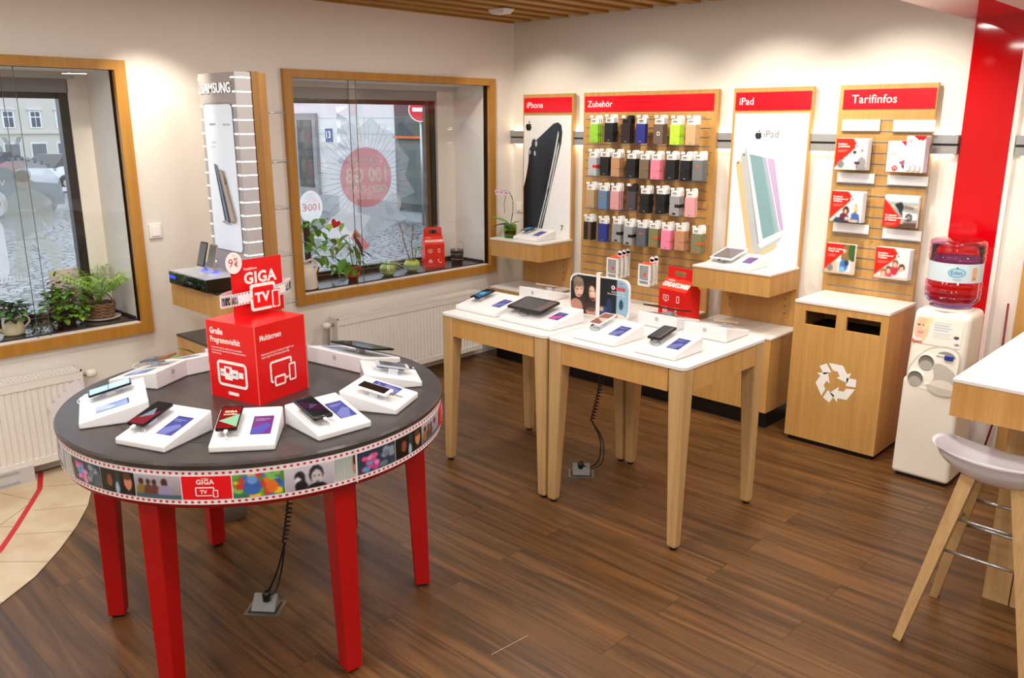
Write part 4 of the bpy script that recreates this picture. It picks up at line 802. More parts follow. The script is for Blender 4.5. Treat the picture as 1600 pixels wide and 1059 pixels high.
# --- accessory panel
e = panel(-4.37, -3.165, 'wide slatted oak wall panel of phone cases under the Zubehör sign', name='slat_panel'); sign(e, -.588, .572, 0, 'Zubehör', .03, .047)
m = MB(); slots(m, -.575, .555, [2.018-.0632*k for k in range(23)])
for x, z in ((-.3, 1.55), (.22, 1.548)): m.add([(x-.007, -.002, z+.006), (x, -.002, z-.006), (x+.007, -.002, z+.006)], [(0, 1, 2)], BLACK)
m.obj('slot_rails', e); SP = e
for r, z in enumerate((2.006, 1.755, 1.503, 1.25)):
    m = MB(); m.box(-.585, .56, -.034, -.030, z-.20, z-.19, ACRYL); m.obj('price_rail', e)
cabinet(-4.37, -3.165, 'wide low oak cabinet with white top below the phone cases')
ROWS = [[(-4.151, 1.985, 1.843, '#8ec63a'), (-4.007, 1.994, 1.849, '#191719'), (-3.85, 1.987, 1.841, '#2a1c1e'), (-3.714, 1.984, 1.843, '#2a2f86'), (-3.559, 1.981, 1.841, '#6b5a50'), (-3.417, 1.985, 1.838, '#b4e23c'), (-3.287, 1.982, 1.838, '#c9a27a')],
[(-4.157, 1.734, 1.591, '#b4b6ba'), (-4.042, 1.733, 1.596, '#121216'), (-3.936, 1.733, 1.593, '#b98d66'), (-3.792, 1.73, 1.589, '#16171a'), (-3.673, 1.733, 1.587, '#75634f'), (-3.572, 1.733, 1.588, '#e98299'), (-3.443, 1.735, 1.591, '#131417'), (-3.32, 1.735, 1.59, '#0e0f12'), (-3.216, 1.724, 1.595, '#6f7377')],
[(-4.173, 1.479, 1.34, '#b69a72'), (-4.049, 1.478, 1.338, '#5f7fa4'), (-3.933, 1.473, 1.342, '#d69aa0'), (-3.78, 1.496, 1.346, '#4a4046'), (-3.657, 1.482, 1.337, '#101114'), (-3.516, 1.483, 1.343, '#0f1012'), (-3.392, 1.48, 1.335, '#9a9a9e'), (-3.263, 1.474, 1.335, '#dba0a4')],
[(-4.19, 1.232, 1.087, '#1d1a18'), (-4.043, 1.229, 1.084, '#2b3288'), (-3.908, 1.229, 1.092, '#97979a'), (-3.797, 1.227, 1.081, '#9c9ca0'), (-3.675, 1.23, 1.082, '#5b6268'), (-3.565, 1.232, 1.086, '#7f7c55'), (-3.454, 1.228, 1.083, '#ee86a4'), (-3.335, 1.228, 1.088, '#c08c68'), (-3.196, 1.233, 1.079, '#7d7e5c')]]
NM = [['green', 'black', 'dark brown, dark-carded', 'blue', 'grey-brown, white-squared', 'bright lime', 'tan'], ['light grey, red-strapped', 'black', 'tan-brown', 'black', 'taupe', 'pink', 'black', 'black', 'dark grey, orange-labelled'],
['sand-coloured', 'denim blue, orange-labelled', 'dusty pink', 'dark patterned', 'black', 'black', 'grey, black-strapped', 'dusty pink'], ['black and brown striped', 'blue', 'grey, black-strapped', 'grey, black-strapped', 'charcoal, orange-labelled', 'olive, orange-strapped', 'pink, pink-strapped', 'tan, tan-strapped', 'olive, orange-strapped']]
RN = ['top row', 'second row', 'third row', 'bottom row']; ORD = ['first', 'second', 'third', 'fourth', 'fifth', 'sixth', 'seventh', 'eighth', 'ninth']
CARD = cm('#f7f5f3', .45)
def case(col, extra):
    e = thing('phone_case', 'x', 'phone case'); C = cm(col, .65, bump=.15, scale=220, vary=.12)
    w = .082; h = .142; m = MB(); m.prism([(-.04, 0), (.04, 0), (.04, .035)]+[(.02+.02*math.cos(a), .045+.018*math.sin(a)) for a in [PI*i/8 for i in range(9)]]+[(0, .036), (-.04, .036)], 0, .0012, CARD if 'dark' not in extra else DK, T(0, -.002, h) @ RX(PI/2))
    if 'dark' not in extra: F = Flat(m, (-.04, -.0035, h), (1, 0, 0), (0, 0, 1)); F.rect(.008, .05, .012, .0145, cm('#8c8a88')); F.rect(.012, .046, .018, .024, cm('#55575c')); F.rect(.01, .04, .006, .008, cm('#a5a3a1'))
    m.obj('hang_card', e)
    m = MB(); m.box(-w/2, w/2, -.019, -.003, 0, h, C, .004); m.box(-w/2+.004, w/2-.002, -.015, -.007, .004, h-.003, cm('#e9e4de', .5)); m.obj('cover', e)
    if 'strap' in extra: m = MB(); sc = cm(extra['strap'], .5); m.box(w/2-.036, w/2+.003, -.0215, -.019, .062, .084, sc, .001); m.box(w/2, w/2+.003, -.0215, -.002, .062, .084, sc, .001); m.obj('strap', e)
    m = MB(); F = Flat(m, (-w/2, -.0193, 0), (1, 0, 0), (0, 0, 1))
    if 'label' in extra: F.rr(w*.5, .016 if extra['label'] != 'mid' else .10, .03, .013, .005, cm(extra.get('lc', '#c8642a'), .5))
    elif 'square' in extra: F.frame(w*.55, .075, .026, .026, .003, .005, cm('#eceae6'), C)
    elif 'stripe' in extra: F.rect(w*.55, w*.9, .002, h-.002, cm('#6b5038'))
    else: F.rect(w*.42, w*.62, .013, .017, cm('#a9a6a2' if lin(col)[0] < .1 else '#6a5f58'))
    m.obj('emboss', e); return e
HK = {}
for r, row in enumerate(ROWS):
    for i, (x, z1, z0, col) in enumerate(row):
        n = NM[r][i]; ex = {}
        if 'red-strapped' in n: ex['strap'] = '#d2202a'
        elif 'black-strapped' in n: ex['strap'] = '#17171a'; ex['label'] = 'low'; ex['lc'] = '#17171a'
        elif 'orange-strapped' in n: ex['strap'] = '#c8642a'; ex['label'] = 'low'
        elif 'pink-strapped' in n or 'tan-strapped' in n: ex['strap'] = col
        elif 'orange-labelled' in n: ex['label'] = 'mid'
        elif n in ('green', 'bright lime', 'black', 'pink', 'tan-brown', 'taupe') and i != 6: ex['strap'] = col
        if 'dark-carded' in n or 'patterned' in n: ex['dark'] = 1
        if 'squared' in n: ex['square'] = 1
        if 'striped' in n: ex['stripe'] = 1
        ex2 = dict(ex); base_c = case(col, ex2); a = 'an' if n[0] == 'o' else 'a'
        base_c['label'] = '%s phone case hanging %s from the left in the %s' % (n.replace(', ', ' '), ORD[i], RN[r]); base_c['group'] = 'phone cases on the slatted panel'
        base_c.location = (x, 5.235, z0); nb = 2 if 'strap' in ex or i % 2 == 0 else 1
        for k in range(nb):
            dup(base_c, (x+.002*(k+1), 5.235+.021*(k+1), z0+.001), label='%s phone case, %s of the %s stack from left in the %s' % (n.split(',')[0].replace('black and brown ', 'brown-'), ('middle' if nb == 2 else 'rear') if k == 0 else 'rearmost', ORD[i], RN[r]))
        m = MB(); zc = z0+.142+.05; m.tube([(x+.022-rel(SP), -.165, zc+.004), (x+.022-rel(SP), -.16, zc), (x+.022-rel(SP), 0, zc)], .0022, STEEL, 6); m.box(x-.02-rel(SP), x+.012-rel(SP), -.166, -.164, zc-.006, zc+.012, CARD); m.obj('hook', SP)
def gadget(x, z, label):
    e = thing('boxed_phone_cover', label, 'phone cover box', (x, 5.15, z)); m = MB(); w, h, d = .108, .165, .022; Wt = cm('#f6f4f2', .4)
    for a, b, c_, d_ in ((-w/2, w/2, 0, .012), (-w/2, w/2, h-.012, h), (-w/2, -w/2+.012, 0, h), (w/2-.016, w/2, 0, h)): m.box(a, b, 0, d, c_, d_, Wt)
    m.box(-w/2, w/2, 0, d, .038, .046, Wt); m.box(-w/2+.01, w/2-.01, .012, .016, .01, h-.01, cm('#aeb0b2', .25)); m.box(-.03, .035, .0, .012, .05, .15, cm('#9fa3a5', .2)); m.obj('carton', e)
    m = MB(); m.box(-w/2+.014, w/2-.01, .004, .045, h, h+.005, cm('#e8501e', .4), .002); m.prism([(.02*math.cos(a)+.028, .035+.02*math.sin(a)) for a in [2*PI*i/16 for i in range(16)]]+[], 0, .002, Wt, T(0, .06, h) @ RX(PI/2)); m.box(.008, .048, .058, .06, 0, h+.035, Wt); m.obj('hang_tab', e)
    m = MB(); m.box(.0, .018, -.001, 0, .075, .1, cm('#e0502a', .4)); m.obj('orange_print', e); return e
for x, z, n_, l in ((-3.885, .815, 3, 'left'), (-3.585, .80, 2, 'right')):
    g = gadget(x, z, 'white and orange boxed phone cover, front of the %s pile under the cases' % l); g['group'] = 'boxed covers at the foot of the slatted panel'
    for k in range(1, n_): dup(g, (x+.006*k, 5.15+.045*k, z+.004*k), label='white boxed phone cover, %s one of the %s pile under the cases' % ('rearmost' if k == n_-1 else 'middle', l))
    m = MB(); m.tube([(x+.028-rel(SP), -.2, z+.205), (x+.028-rel(SP), 0, z+.205)], .0025, STEEL, 6); m.obj('hook', SP)
# red carton
def carton(loc, rz, w, d, h, label, txt=True):
    e = thing('gift_carton', label, 'carton', loc, rz); m = MB(); C = cm('#e8160f', .35); C2 = cm('#ef3418', .35); hb = h*.58; hr = h*.78
    V = [(-w/2, -d/2, 0), (w/2, -d/2, 0), (w/2, d/2, 0), (-w/2, d/2, 0), (-w/2, -d/2, hb), (w/2, -d/2, hb), (w/2, d/2, hb), (-w/2, d/2, hb), (-w/2, 0, hr), (w/2, 0, hr)]
    m.add(V, [(3, 2, 1, 0), (0, 1, 5, 4), (1, 2, 6, 5), (2, 3, 7, 6), (3, 0, 4, 7), (5, 6, 9), (7, 4, 8)], C); m.add(V, [(4, 5, 9, 8), (6, 7, 8, 9)], C2); F = Flat(m, (-w/2, -d/2, 0), (1, 0, 0), (0, 0, 1)); Wc = cm('#fff6f2', .4); k = w/.24
    icons(F, w*.27, hb*.72, .042*k, 'tv', Wc, C); icons(F, w*.72, hb*.72, .042*k, 'phone', Wc, C); icons(F, w*.27, hb*.25, .045*k, 'home', Wc, C); icons(F, w*.72, hb*.25, .045*k, 'call', Wc, C)
    n = Vector((0, d/2, hr-hb)); F2 = Flat(m, (-w/2, -d/2, hb), (1, 0, 0), n); F2.text('GIGAKOMBI', w*.5, n.length*.28, .034*k, Wc, .05, 'c', .8, slant=.15); F2.text('Vodafone', w*.12, n.length*.75, .011*k, Wc, .02); m.obj('carton_body', e)
    m = MB(); hh = h-hr; pts = rrect(w*.92, hh*2, .02, 4)
    out = [(x, max(y, -.0)) for x, y in pts]; gw, gh = w*.42, hh*.5
    vs = []; 
    m.box(-w*.46, -gw/2, -.003, .003, hr-.004, hr+hh*.92, C, .0015); m.box(gw/2, w*.46, -.003, .003, hr-.004, hr+hh*.92, C, .0015); m.box(-gw/2, gw/2, -.003, .003, hr-.004, hr+hh*.22, C); m.box(-gw/2, gw/2, -.003, .003, hr+hh*.68, hr+hh, C, .0015)
    m.prism([(-w*.46, 0), (-gw/2, 0), (-gw/2, hh*.08), (-w*.40, hh*.08)], -.003, .003, C, T(0, 0, hr+hh*.92) @ RX(PI/2)); m.prism([(w*.46, 0), (w*.40, hh*.08), (gw/2, hh*.08), (gw/2, 0)], -.003, .003, C, T(0, 0, hr+hh*.92) @ RX(PI/2)); m.obj('handle', e); return e
carton((-3.19, 5.03, .636), R(-10), .255, .15, .365, 'red gable carton with white icons standing below the phone cases')
carton((-5.43, 4.66, .801), R(62), .17, .14, .33, 'red gable carton on the middle window sill', )
# --- tablet poster unit
e = panel(-3.045, -2.478, 'tall oak wall panel with a poster of white tablets between the slatted panels'); sign(e, -.265, .275, 0, 'iPad'); pegs(e, .21, [.72+.05*i for i in range(4)])
m = MB(); m.box(-.262, .272, -.005, 0, 1.03, 2.055, PW); F = Flat(m, (-.262, -.005, 1.03), (1, 0, 0), (0, 0, 1), step=.0005)
apple(F, .185, .885, .064, cm('#2c2c30', .4), PW); F.text('iPad', .225, .867, .048, cm('#77777c', .4), -.008)
GO = cm('#d9bd93', .35); SI = cm('#b9bdc0', .3); WI = cm('#f4f5f6', .3)
F.poly([(.02, .69), (.045, .715), (.065, .71), (.32, .09), (.31, .07), (.175, .0), (.15, .01)][::-1] if 0 else [(.028, .69), (.05, .712), (.075, .70), (.38, .15), (.36, .125), (.20, .015), (.175, .03)], GO)
F.poly([(.062, .75), (.085, .77), (.11, .76), (.41, .22), (.39, .18), (.23, .07), (.205, .09)], SI); F.poly([(.092, .795), (.12, .82), (.335, .765), (.352, .74), (.445, .25), (.425, .225), (.265, .12), (.24, .14)], WI)
F.poly([(.095, .79), (.10, .80), (.25, .15), (.24, .14)], cm('#9fa3a8', .3))
F.poly([(.13, .755), (.315, .725), (.42, .265), (.275, .185)], cm('#8fb7b8', .2)); F.poly([(.13, .755), (.225, .74), (.36, .23), (.275, .185)], cm('#82a5ac', .2)); F.poly([(.225, .74), (.25, .736), (.395, .25), (.38, .242)], cm('#aab2c8', .2)); F.poly([(.25, .736), (.315, .725), (.42, .265), (.395, .25)], cm('#c0a9cf', .2)); F.poly([(.255, .735), (.262, .733), (.40, .253), (.393, .25)], cm('#dfe2ea', .2))
F.ell(.048, .695, .005, .006, cm('#40372c')); F.ell(.09, .75, .005, .006, cm('#2c3034')); m.obj('poster', e)
shelf(-3.05, -2.47, 'oak wall shelf with white top carrying the white tablet'); cabinet(-3.05, -2.43, 'low oak cabinet with white top next to the recycling bin')
s2 = stand('display_stand', 'small white display stand under the white tablet on the shelf', (-2.80, 4.98, 1.0505), 0, w=.34, d=.25, scx=.10, puck=-.06, screen='violet')
device('tablet', 'white-framed tablet with a grey screen on the shelf below the tablet poster', s2, -.06, .13, .17, .24, '#f4f4f4', '#6d6468', lift=.025, cable='#3a3a3e', bez=.012)
# --- brochure panel
e = panel(-2.305, -1.727, 'tall slatted oak wall panel of brochures under the Tarifinfos sign', name='slat_panel'); sign(e, -.262, .283, 0, 'Tarifinfos', .055, .05)
m = MB(); slots(m, -.255, .275, [2.008-.0655*k for k in range(17)]); m.add([(.0, -.002, 1.268), (.006, -.002, 1.262), (.012, -.002, 1.268)], [(0, 1, 2)], BLACK); m.obj('slot_rails', e)
c_ = rel(e)
for xa, xb, za, zb in ((-2.266, -2.032, 1.948, 2.012), (-1.953, -1.714, 1.945, 2.01), (-2.266, -2.031, 1.63, 1.688), (-1.952, -1.716, 1.628, 1.684), (-2.262, -2.032, 1.315, 1.372), (-1.945, -1.716, 1.30, 1.36)):
    m = MB(); m.box(xa-c_, xb-c_, -.016, -.012, za, zb, cm('#fbfafa', .4)); m.box(xa-c_-.002, xb-c_+.002, -.02, -.003, za-.006, za, ALU); m.box(xa-c_, xb-c_, -.012, -.003, zb-.004, zb, ALU); m.obj('label_strip', e)
def brochure(k):
    Wc = 56; c = Cv(Wc, 52, '#e9e7e6', '#d8d5d6')
    if k == 0: c.ell(.62, .5, .05, .09, '#e6d8d0'); c.ell(.61, .43, .055, .05, '#2c2624'); c.poly([(.5, .95), (.52, .65), (.62, .58), (.72, .65), (.74, .95)], '#e8e8ec'); c.ell(.84, .45, .05, .09, '#cfc4bd'); c.ell(.84, .37, .05, .05, '#8a8684'); c.poly([(.7, 1), (.74, .65), (.84, .56), (.97, .65), (1, 1)], '#8f9094'); c.rect(.62, .78, .74, .8, '#2a2024'); c.rect(.68, .74, .8, .95, '#8f6068')
    if k == 2: c.ell(.5, .62, .1, .14, '#3a2620'); c.ell(.49, .65, .055, .08, '#d9a68c'); c.poly([(.3, 1), (.32, .75), (.45, .7), (.6, .8), (.62, 1)], '#6a1f38'); c.poly([(.1, 1), (.2, .85), (.4, .9), (.5, 1)], '#2a4058'); c.ell(.8, .55, .06, .16, '#c99a5a'); c.ell(.79, .53, .045, .08, '#e6bba2'); c.poly([(.66, 1), (.68, .72), (.8, .66), (.93, .75), (.95, 1)], '#3f62a8'); c.rect(.48, .64, .82, .95, '#b9bcc2'); c.ell(.78, .95, .14, .05, '#d8b49c')
    if k == 3: c = Cv(Wc, 52, '#a8bcc8', '#8a7a70'); c.rect(0, 1, 0, .22, '#c8d4da'); c.rect(0, 1, .3, .36, '#d8c0a0'); c.poly([(.3, .3), (.5, .2), (.6, .35), (.55, .5), (.6, .65), (.52, .6), (.4, .4)], '#23262c'); c.poly([(.6, .3), (.9, .36), (.9, .45), (.6, .42)], '#7a6a6a'); c.poly([(.55, .5), (1, .55), (1, .75), (.6, .72)], '#dfe0e0'); c.ell(.76, .68, .1, .12, '#2e2c30'); c.ell(.76, .68, .06, .075, '#8a8a90'); c.rect(0, 1, .85, 1, '#5a4438')
    if k == 4: c.rect(.55, 1, 0, .55, '#5a4a28'); c.ell(.72, .3, .16, .3, '#8a6a3a'); c.ell(.9, .2, .12, .3, '#3a5a2a'); c.rect(.0, 1, .6, 1, '#d8b8a0'); c.rect(.45, .9, .52, .95, '#c8d4de'); c.ell(.65, .72, .14, .2, '#3f74b8'); c.ell(.75, .62, .08, .1, '#283c5a'); c.ell(.6, .85, .1, .1, '#7fb0d8')
    if k == 5: 
        for x, y, h, s in ((.42, .72, '#5a3420', '#c84850'), (.6, .5, '#7a4a2c', '#b83040'), (.8, .62, '#3a2218', '#e8e6e6'), (.28, .82, '#8a5a3a', '#d88a78')): c.ell(x, y+.2, .12, .16, s); c.ell(x, y-.02, .09, .12, h); c.ell(x, y+.02, .06, .09, '#e0b098')
        c.rect(0, 1, .93, 1, '#cfc6c0')
    c.noise(.015)
    if k == 1: return c
    rd = '#e8200f'
    if k == 3: c.poly([(0, .12), (0, 1), (.42, 1), (.62, .83)], rd)
    else: c.poly([(0, 0), (.52, 0), (.70, .2), (0, .93 if k != 4 else .9)], rd); c.ell(.66, .235, .055, .06, '#fbf7f6'); c.ell(.675, .24, .022, .026, '#4a1a1a')
    if k == 3: c.ell(.585, .83, .05, .055, '#fbf7f6'); c.ell(.6, .835, .02, .024, '#4a1a1a')
    if k in (0, 4): c.ell(.19, .82, .11, .12, '#7c7c7e')
    return c
BT = [('Mobilfunk', 'grundsätzlich'), None, ('Komplette', 'Smartphones auf', 'Tarifpaket'), ('Ihr Internet-', 'und Festnetz-Anschluss', 'für Zuhause'), ('Alles für Vodafone', 'Young Tarife'), ('Komplette', 'Smartphones auf', 'Tarifpaket')]
BD = ['brochure with two people at a desk, top left of the brochure panel', 'white tariff leaflet with a red corner, top right of the brochure panel', 'brochure with two women and a tablet, middle left of the brochure panel', 'brochure with a man leaping over a car, middle right', 'brochure with hands holding a phone, bottom left of the brochure panel', 'brochure with a laughing family, bottom right of the brochure panel']
BS2 = ['top left', 'top right', 'middle left', 'middle right', 'bottom left', 'bottom right']
BS = [(-2.263, -2.066, 1.709, 6), (-1.945, -1.80, 1.708, 4), (-2.262, -2.062, 1.386, 6), (-1.93, -1.732, 1.381, 3), (-2.265, -2.078, 1.055, 3), (-1.948, -1.745, 1.06, 6)]
for k, (xa, xb, z, cnt) in enumerate(BS):
    w = xb-xa; h = .19 if k != 1 else .18; e = thing('brochure', 'red and white '+BD[k] if k not in (1,) else BD[k], 'brochure', (xa, 5.28, z), 0)
    m = MB(); m.box(0, w, 0, .0045, 0, h, cm('#f4f0ee', .5)); F = Flat(m, (0, -.0006, 0), (1, 0, 0), (0, 0, 1)); 
    if k == 1:
        F.rect(0, w, 0, h, cm('#f6f1ef', .4)); F.poly([(w*.5, h), (w, h), (w, h*.86), (w*.82, h*.77)], RED); F.ell(w*.84, h*.82, .007, .007, WT, 12)
        F.text('Zuhause- und', .008, h*.62, .007, RR); F.text('Internettarife', .008, h*.56, .007, RR)
        F.ell(w*.35, h*.12, .016, .016, RR, 20); F.text('71', w*.35, h*.12-.006, .014, WT, .02, 'c'); F.poly([(w*.5, h*.32), (w*.75, h*.42), (w, h*.36), (w*.98, h*.1), (w*.8, h*.1)], cm('#9a5a78')); F.poly([(w*.6, h*.2), (w, h*.3), (w*.97, h*.06), (w*.75, h*.08)], cm('#4a3a40'))
    else:
        y0 = h*.84 if k != 3 else h*.38
        for i, t in enumerate(BT[k]): F.text(t, w*.07, y0-.014*(i+1)+.006, .0105, WT, .03, sx=.85)
        for i in range(3): F.rect(w*.07, w*(.42-.05*i), y0-.012*len(BT[k])-.016-.006*i, y0-.012*len(BT[k])-.0145-.006*i, cm('#f6a090'))
    m.obj('pages', e)
    if k != 1: brochure(k).mesh('cover_picture', plane_fn((0, -.0003, 0), (1, 0, 0), (0, 0, 1), w, h), e)
    for j in range(1, cnt):
        b = MB().box(0, w, 0, .0045, 0, h, cm('#efe7ec' if k != 3 else '#efe7ec', .6)).obj('brochure', label='pale-edged copies stacked behind the '+BS2[k]+' brochure of the Tarifinfos panel', cat='brochure', group='copies behind the '+BD[k].split(',')[0]); b.location = (xa+.0015*j, 5.28+.0075*j, z+.0008*(j % 3))
    a = thing('leaflet_holder', 'clear acrylic holder at the '+BS2[k]+' of the brochure panel', 'brochure holder', ((xa+xb)/2, 5.28, z), 0); W_ = .25 if k == 1 else .225; m = MB(); o_ = .045 if k == 1 else .008
    m.box(-W_/2+o_, W_/2+o_, -.012, .062, -.008, -.005, ACRYL); m.box(-W_/2+o_, W_/2+o_, -.012, -.009, -.008, .02, ACRYL); m.box(-W_/2+o_, W_/2+o_, .06, .063, -.008, .245, ACRYL)
    for s_ in (-1, 1): m.box(s_*W_/2+o_-.0015, s_*W_/2+o_+.0015, -.012, .062, -.008, .21, ACRYL)
    m.obj('tray', a)
e = thing('leaflet', 'tall white price leaflet with a red top corner, right of the tariff leaflet', 'leaflet', (-1.838, 5.272, 1.708)); w, h = .108, .212; m = MB(); m.box(0, w, 0, .004, 0, h, cm('#f6f1f0', .5)); F = Flat(m, (0, -.0006, 0), (1, 0, 0), (0, 0, 1)); F.poly([(w*.35, h), (w, h), (w, h*.94), (w*.75, h*.84)], RED); F.ell(w*.74, h*.87, .006, .006, WT, 12); F.ell(w*.2, h*.86, .009, .009, RR, 14); F.ell(w*.2, h*.86, .006, .006, cm('#f6f1f0', .5), 12)
for i in range(7): F.rect(w*.15, w*.85, h*.68-.009*i, h*.685-.009*i, cm('#cfc8c8'))
for i in range(3): F.frame(w*(.22+.27*i), h*.12, .022, .034, .003, .002, RR, cm('#f6f1f0', .5))
m.obj('pages', e)
for j in range(1, 5): b = MB().box(0, w, 0, .004, 0, h, cm('#e8cfe0', .6)).obj('leaflet', label='pinkish-edged leaflet stacked behind the tall white price leaflet', cat='leaflet', group='price leaflets behind the front one'); b.location = (-1.838+.003*j, 5.272+.008*j, 1.708)
# --- recycling bin
e = thing('recycling_bin', 'oak recycling bin with white top and recycling arrows between shelf unit and water cooler', 'bin', (-1.99, 5.355, 0)); m = MB(); w = .288; d = .425; HB = .905
m.box(-w+.02, w-.02, -d+.02, 0, 0, .03, BLACK); m.obj('plinth', e); m = MB()
SL = [(-.218, -.022, .775, .865), (.042, .245, .765, .865)]
xs = [-w, SL[0][0], SL[0][1], SL[1][0], SL[1][1], w]
for i in range(5):
    if i in (1, 3): m.box(xs[i], xs[i+1], -d, -d+.02, .03, .775, OAK); m.box(xs[i], xs[i+1], -d, -d+.02, .862, HB, OAK)
    else: m.box(xs[i], xs[i+1], -d, -d+.02, .03, HB, OAK)
m.box(-w, -w+.02, -d+.02, 0, .03, HB, OAK); m.box(w-.02, w, -d+.02, 0, .03, HB, OAK); m.box(-w+.02, w-.02, -.02, 0, .03, HB, OAK); m.box(-w+.02, w-.02, -d+.02, -.02, .03, .05, OAK)
F = Flat(m, (.01, -d, .44), (1, 0, 0), (0, 0, 1), step=.0006); WR = cm('#f6f4f0', .5)
for k in range(3):
    a = R(120*k); ro = lambda P: [(x*math.cos(a)-y*math.sin(a), x*math.sin(a)+y*math.cos(a)) for x, y in P]; s_ = 1.12
    F.poly(ro([(x*s_, y*s_) for x, y in [(-.045, .105), (.035, .105), (.062, .062), (.083, .074), (.066, .012), (.004, .03), (.024, .040), (.008, .066), (-.016, .066)]]), WR, 1 if k == 0 else 0)
    F.poly(ro([(x*s_, y*s_) for x, y in [(-.056, .100), (-.026, .056), (-.066, .033), (-.094, .078)]]), WR, 0)
m.obj('bin_body', e); MB().box(-w-.002, w+.004, -d-.004, 0, HB, HB+.018, SOLID, .002).obj('bin_top', e)
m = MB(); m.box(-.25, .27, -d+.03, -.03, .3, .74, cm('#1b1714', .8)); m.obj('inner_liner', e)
# --- water cooler and bottle
e = thing('water_cooler', 'cream plastic water cooler with two cup holders beside the recycling bin', 'water cooler', (-1.402, 4.975, 0)); CR = cm('#f0ebe0', .35, vary=.01); CG = cm('#c9c2b6', .45)
m = MB(); w, d = .152, .155; m.box(-w, w, -d, d, .02, .60, CR, .02, seg=3, taper=lambda x, y, z: (x*(1.02 if z < .3 else .99), y, z)); m.box(-w*.97, w*.97, -d+.01, d, .58, .99, CR, .035, seg=4, taper=lambda x, y, z: (x, y+(.035 if z > .8 and y < 0 else 0), z)); m.box(-w+.02, w-.02, -d+.02, d-.02, 0, .03, BLACK)
m.lathe([(0, 0), (.115, 0), (.12, .012), (.11, .02)], CR, T(0, .015, .985), 32); m.obj('cooler_body', e)
sl = math.atan2(.035, .41); CF = lambda x, z, dd=0: Vector((x, -d+.010+(z-.58)*.085-.0015-dd, z)); 
def sm(P, k=5):
    o = []; N = len(P)
    for i in range(N):
        p0, p1, p2, p3 = P[i-1], P[i], P[(i+1) % N], P[(i+2) % N]
        for j in range(k):
            t = j/k; o.append(tuple(.5*(2*p1[a]+(p2[a]-p0[a])*t+(2*p0[a]-5*p1[a]+4*p2[a]-p3[a])*t*t+(3*p1[a]-p0[a]-3*p2[a]+p3[a])*t**3) for a in (0, 1)))
    return o
m = MB(); F = Flat(m, CF(0, .58), (1, 0, 0), Vector((0, .085, 1)), step=.001); F.l = 2
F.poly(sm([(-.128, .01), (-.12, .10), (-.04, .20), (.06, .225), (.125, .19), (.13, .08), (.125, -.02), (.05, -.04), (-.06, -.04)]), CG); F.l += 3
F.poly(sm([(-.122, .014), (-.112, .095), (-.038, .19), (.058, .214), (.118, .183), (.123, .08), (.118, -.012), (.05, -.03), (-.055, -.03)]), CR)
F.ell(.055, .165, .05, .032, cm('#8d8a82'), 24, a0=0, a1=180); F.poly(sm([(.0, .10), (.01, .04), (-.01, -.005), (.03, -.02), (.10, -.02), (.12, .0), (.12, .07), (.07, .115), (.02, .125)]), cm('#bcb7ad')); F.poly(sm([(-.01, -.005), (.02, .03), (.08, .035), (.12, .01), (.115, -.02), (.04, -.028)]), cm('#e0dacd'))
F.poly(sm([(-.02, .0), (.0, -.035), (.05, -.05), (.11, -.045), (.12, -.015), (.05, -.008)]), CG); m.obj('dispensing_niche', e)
for x, z in ((-.04, .70), (-.085, .60)):
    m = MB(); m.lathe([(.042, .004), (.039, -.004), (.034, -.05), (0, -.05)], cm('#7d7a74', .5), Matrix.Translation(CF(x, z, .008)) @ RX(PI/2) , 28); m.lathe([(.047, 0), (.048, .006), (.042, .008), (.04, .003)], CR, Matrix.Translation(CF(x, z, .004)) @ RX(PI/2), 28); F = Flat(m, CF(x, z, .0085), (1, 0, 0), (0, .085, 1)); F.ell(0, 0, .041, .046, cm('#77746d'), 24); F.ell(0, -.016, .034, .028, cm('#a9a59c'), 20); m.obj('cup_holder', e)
MB().box(.05, .095, -.02, .012, -.012, .012, cm('#24379a', .3), .003, mtx=Matrix.Translation(CF(0, .745, 0))).obj('tap_lever', e); MB().box(.005, .05, -.012, .012, -.006, .006, cm('#e9e2dc', .3), .002, mtx=Matrix.Translation(CF(0, .752, 0))).obj('tap_lever', e)
c = Cv(84, 64, '#f0ebe2'); c.ell(.17, .42, .15, .55, '#e8c9a0'); c.ell(.15, .42, .115, .4, '#e9bfa2', 10); c.ell(.1, .3, .03, .03, '#4a3a34'); c.ell(.21, .3, .03, .03, '#4a3a34'); c.ell(.15, .57, .06, .045, '#b8403a'); c.ell(.15, .56, .045, .02, '#fbf5f0'); c.ell(.28, .2, .05, .3, '#f0d8a0', 20); c.ell(.1, .95, .12, .12, '#c86a3a'); c.rect(.03, .2, .82, .92, '#dfe6ee')
for i in range(4): c.rect(.42, .42+.36-.05*(i % 2), .12+.09*i, .145+.09*i, '#9aa8c8')
for i in range(5): c.rect(.42, .8-.03*(i % 3), .5+.05*i, .515+.05*i, '#b9bcc6')
c.ell(.9, .6, .055, .06, '#3a3a4a'); c.ell(.93, .86, .05, .05, '#8a8a9a'); c.mesh('sticker', lambda a, b: CF(-.135+.25*a, .80+.145*b, .001), e)
def water_mat():
    m, nt, p = base('water'); p.inputs['Base Color'].default_value = (.97, .80, .93, 1); p.inputs['Transmission Weight'].default_value = 1; p.inputs['IOR'].default_value = 1.12; p.inputs['Roughness'].default_value = .02; n = node(nt, 'ShaderNodeTexNoise'); n.inputs['Scale'].default_value = 9; bb = node(nt, 'ShaderNodeBump'); bb.inputs['Strength'].default_value = .15; nt.links.new(n.outputs['Fac'], bb.inputs['Height']); nt.links.new(bb.outputs[0], p.inputs['Normal']); return m
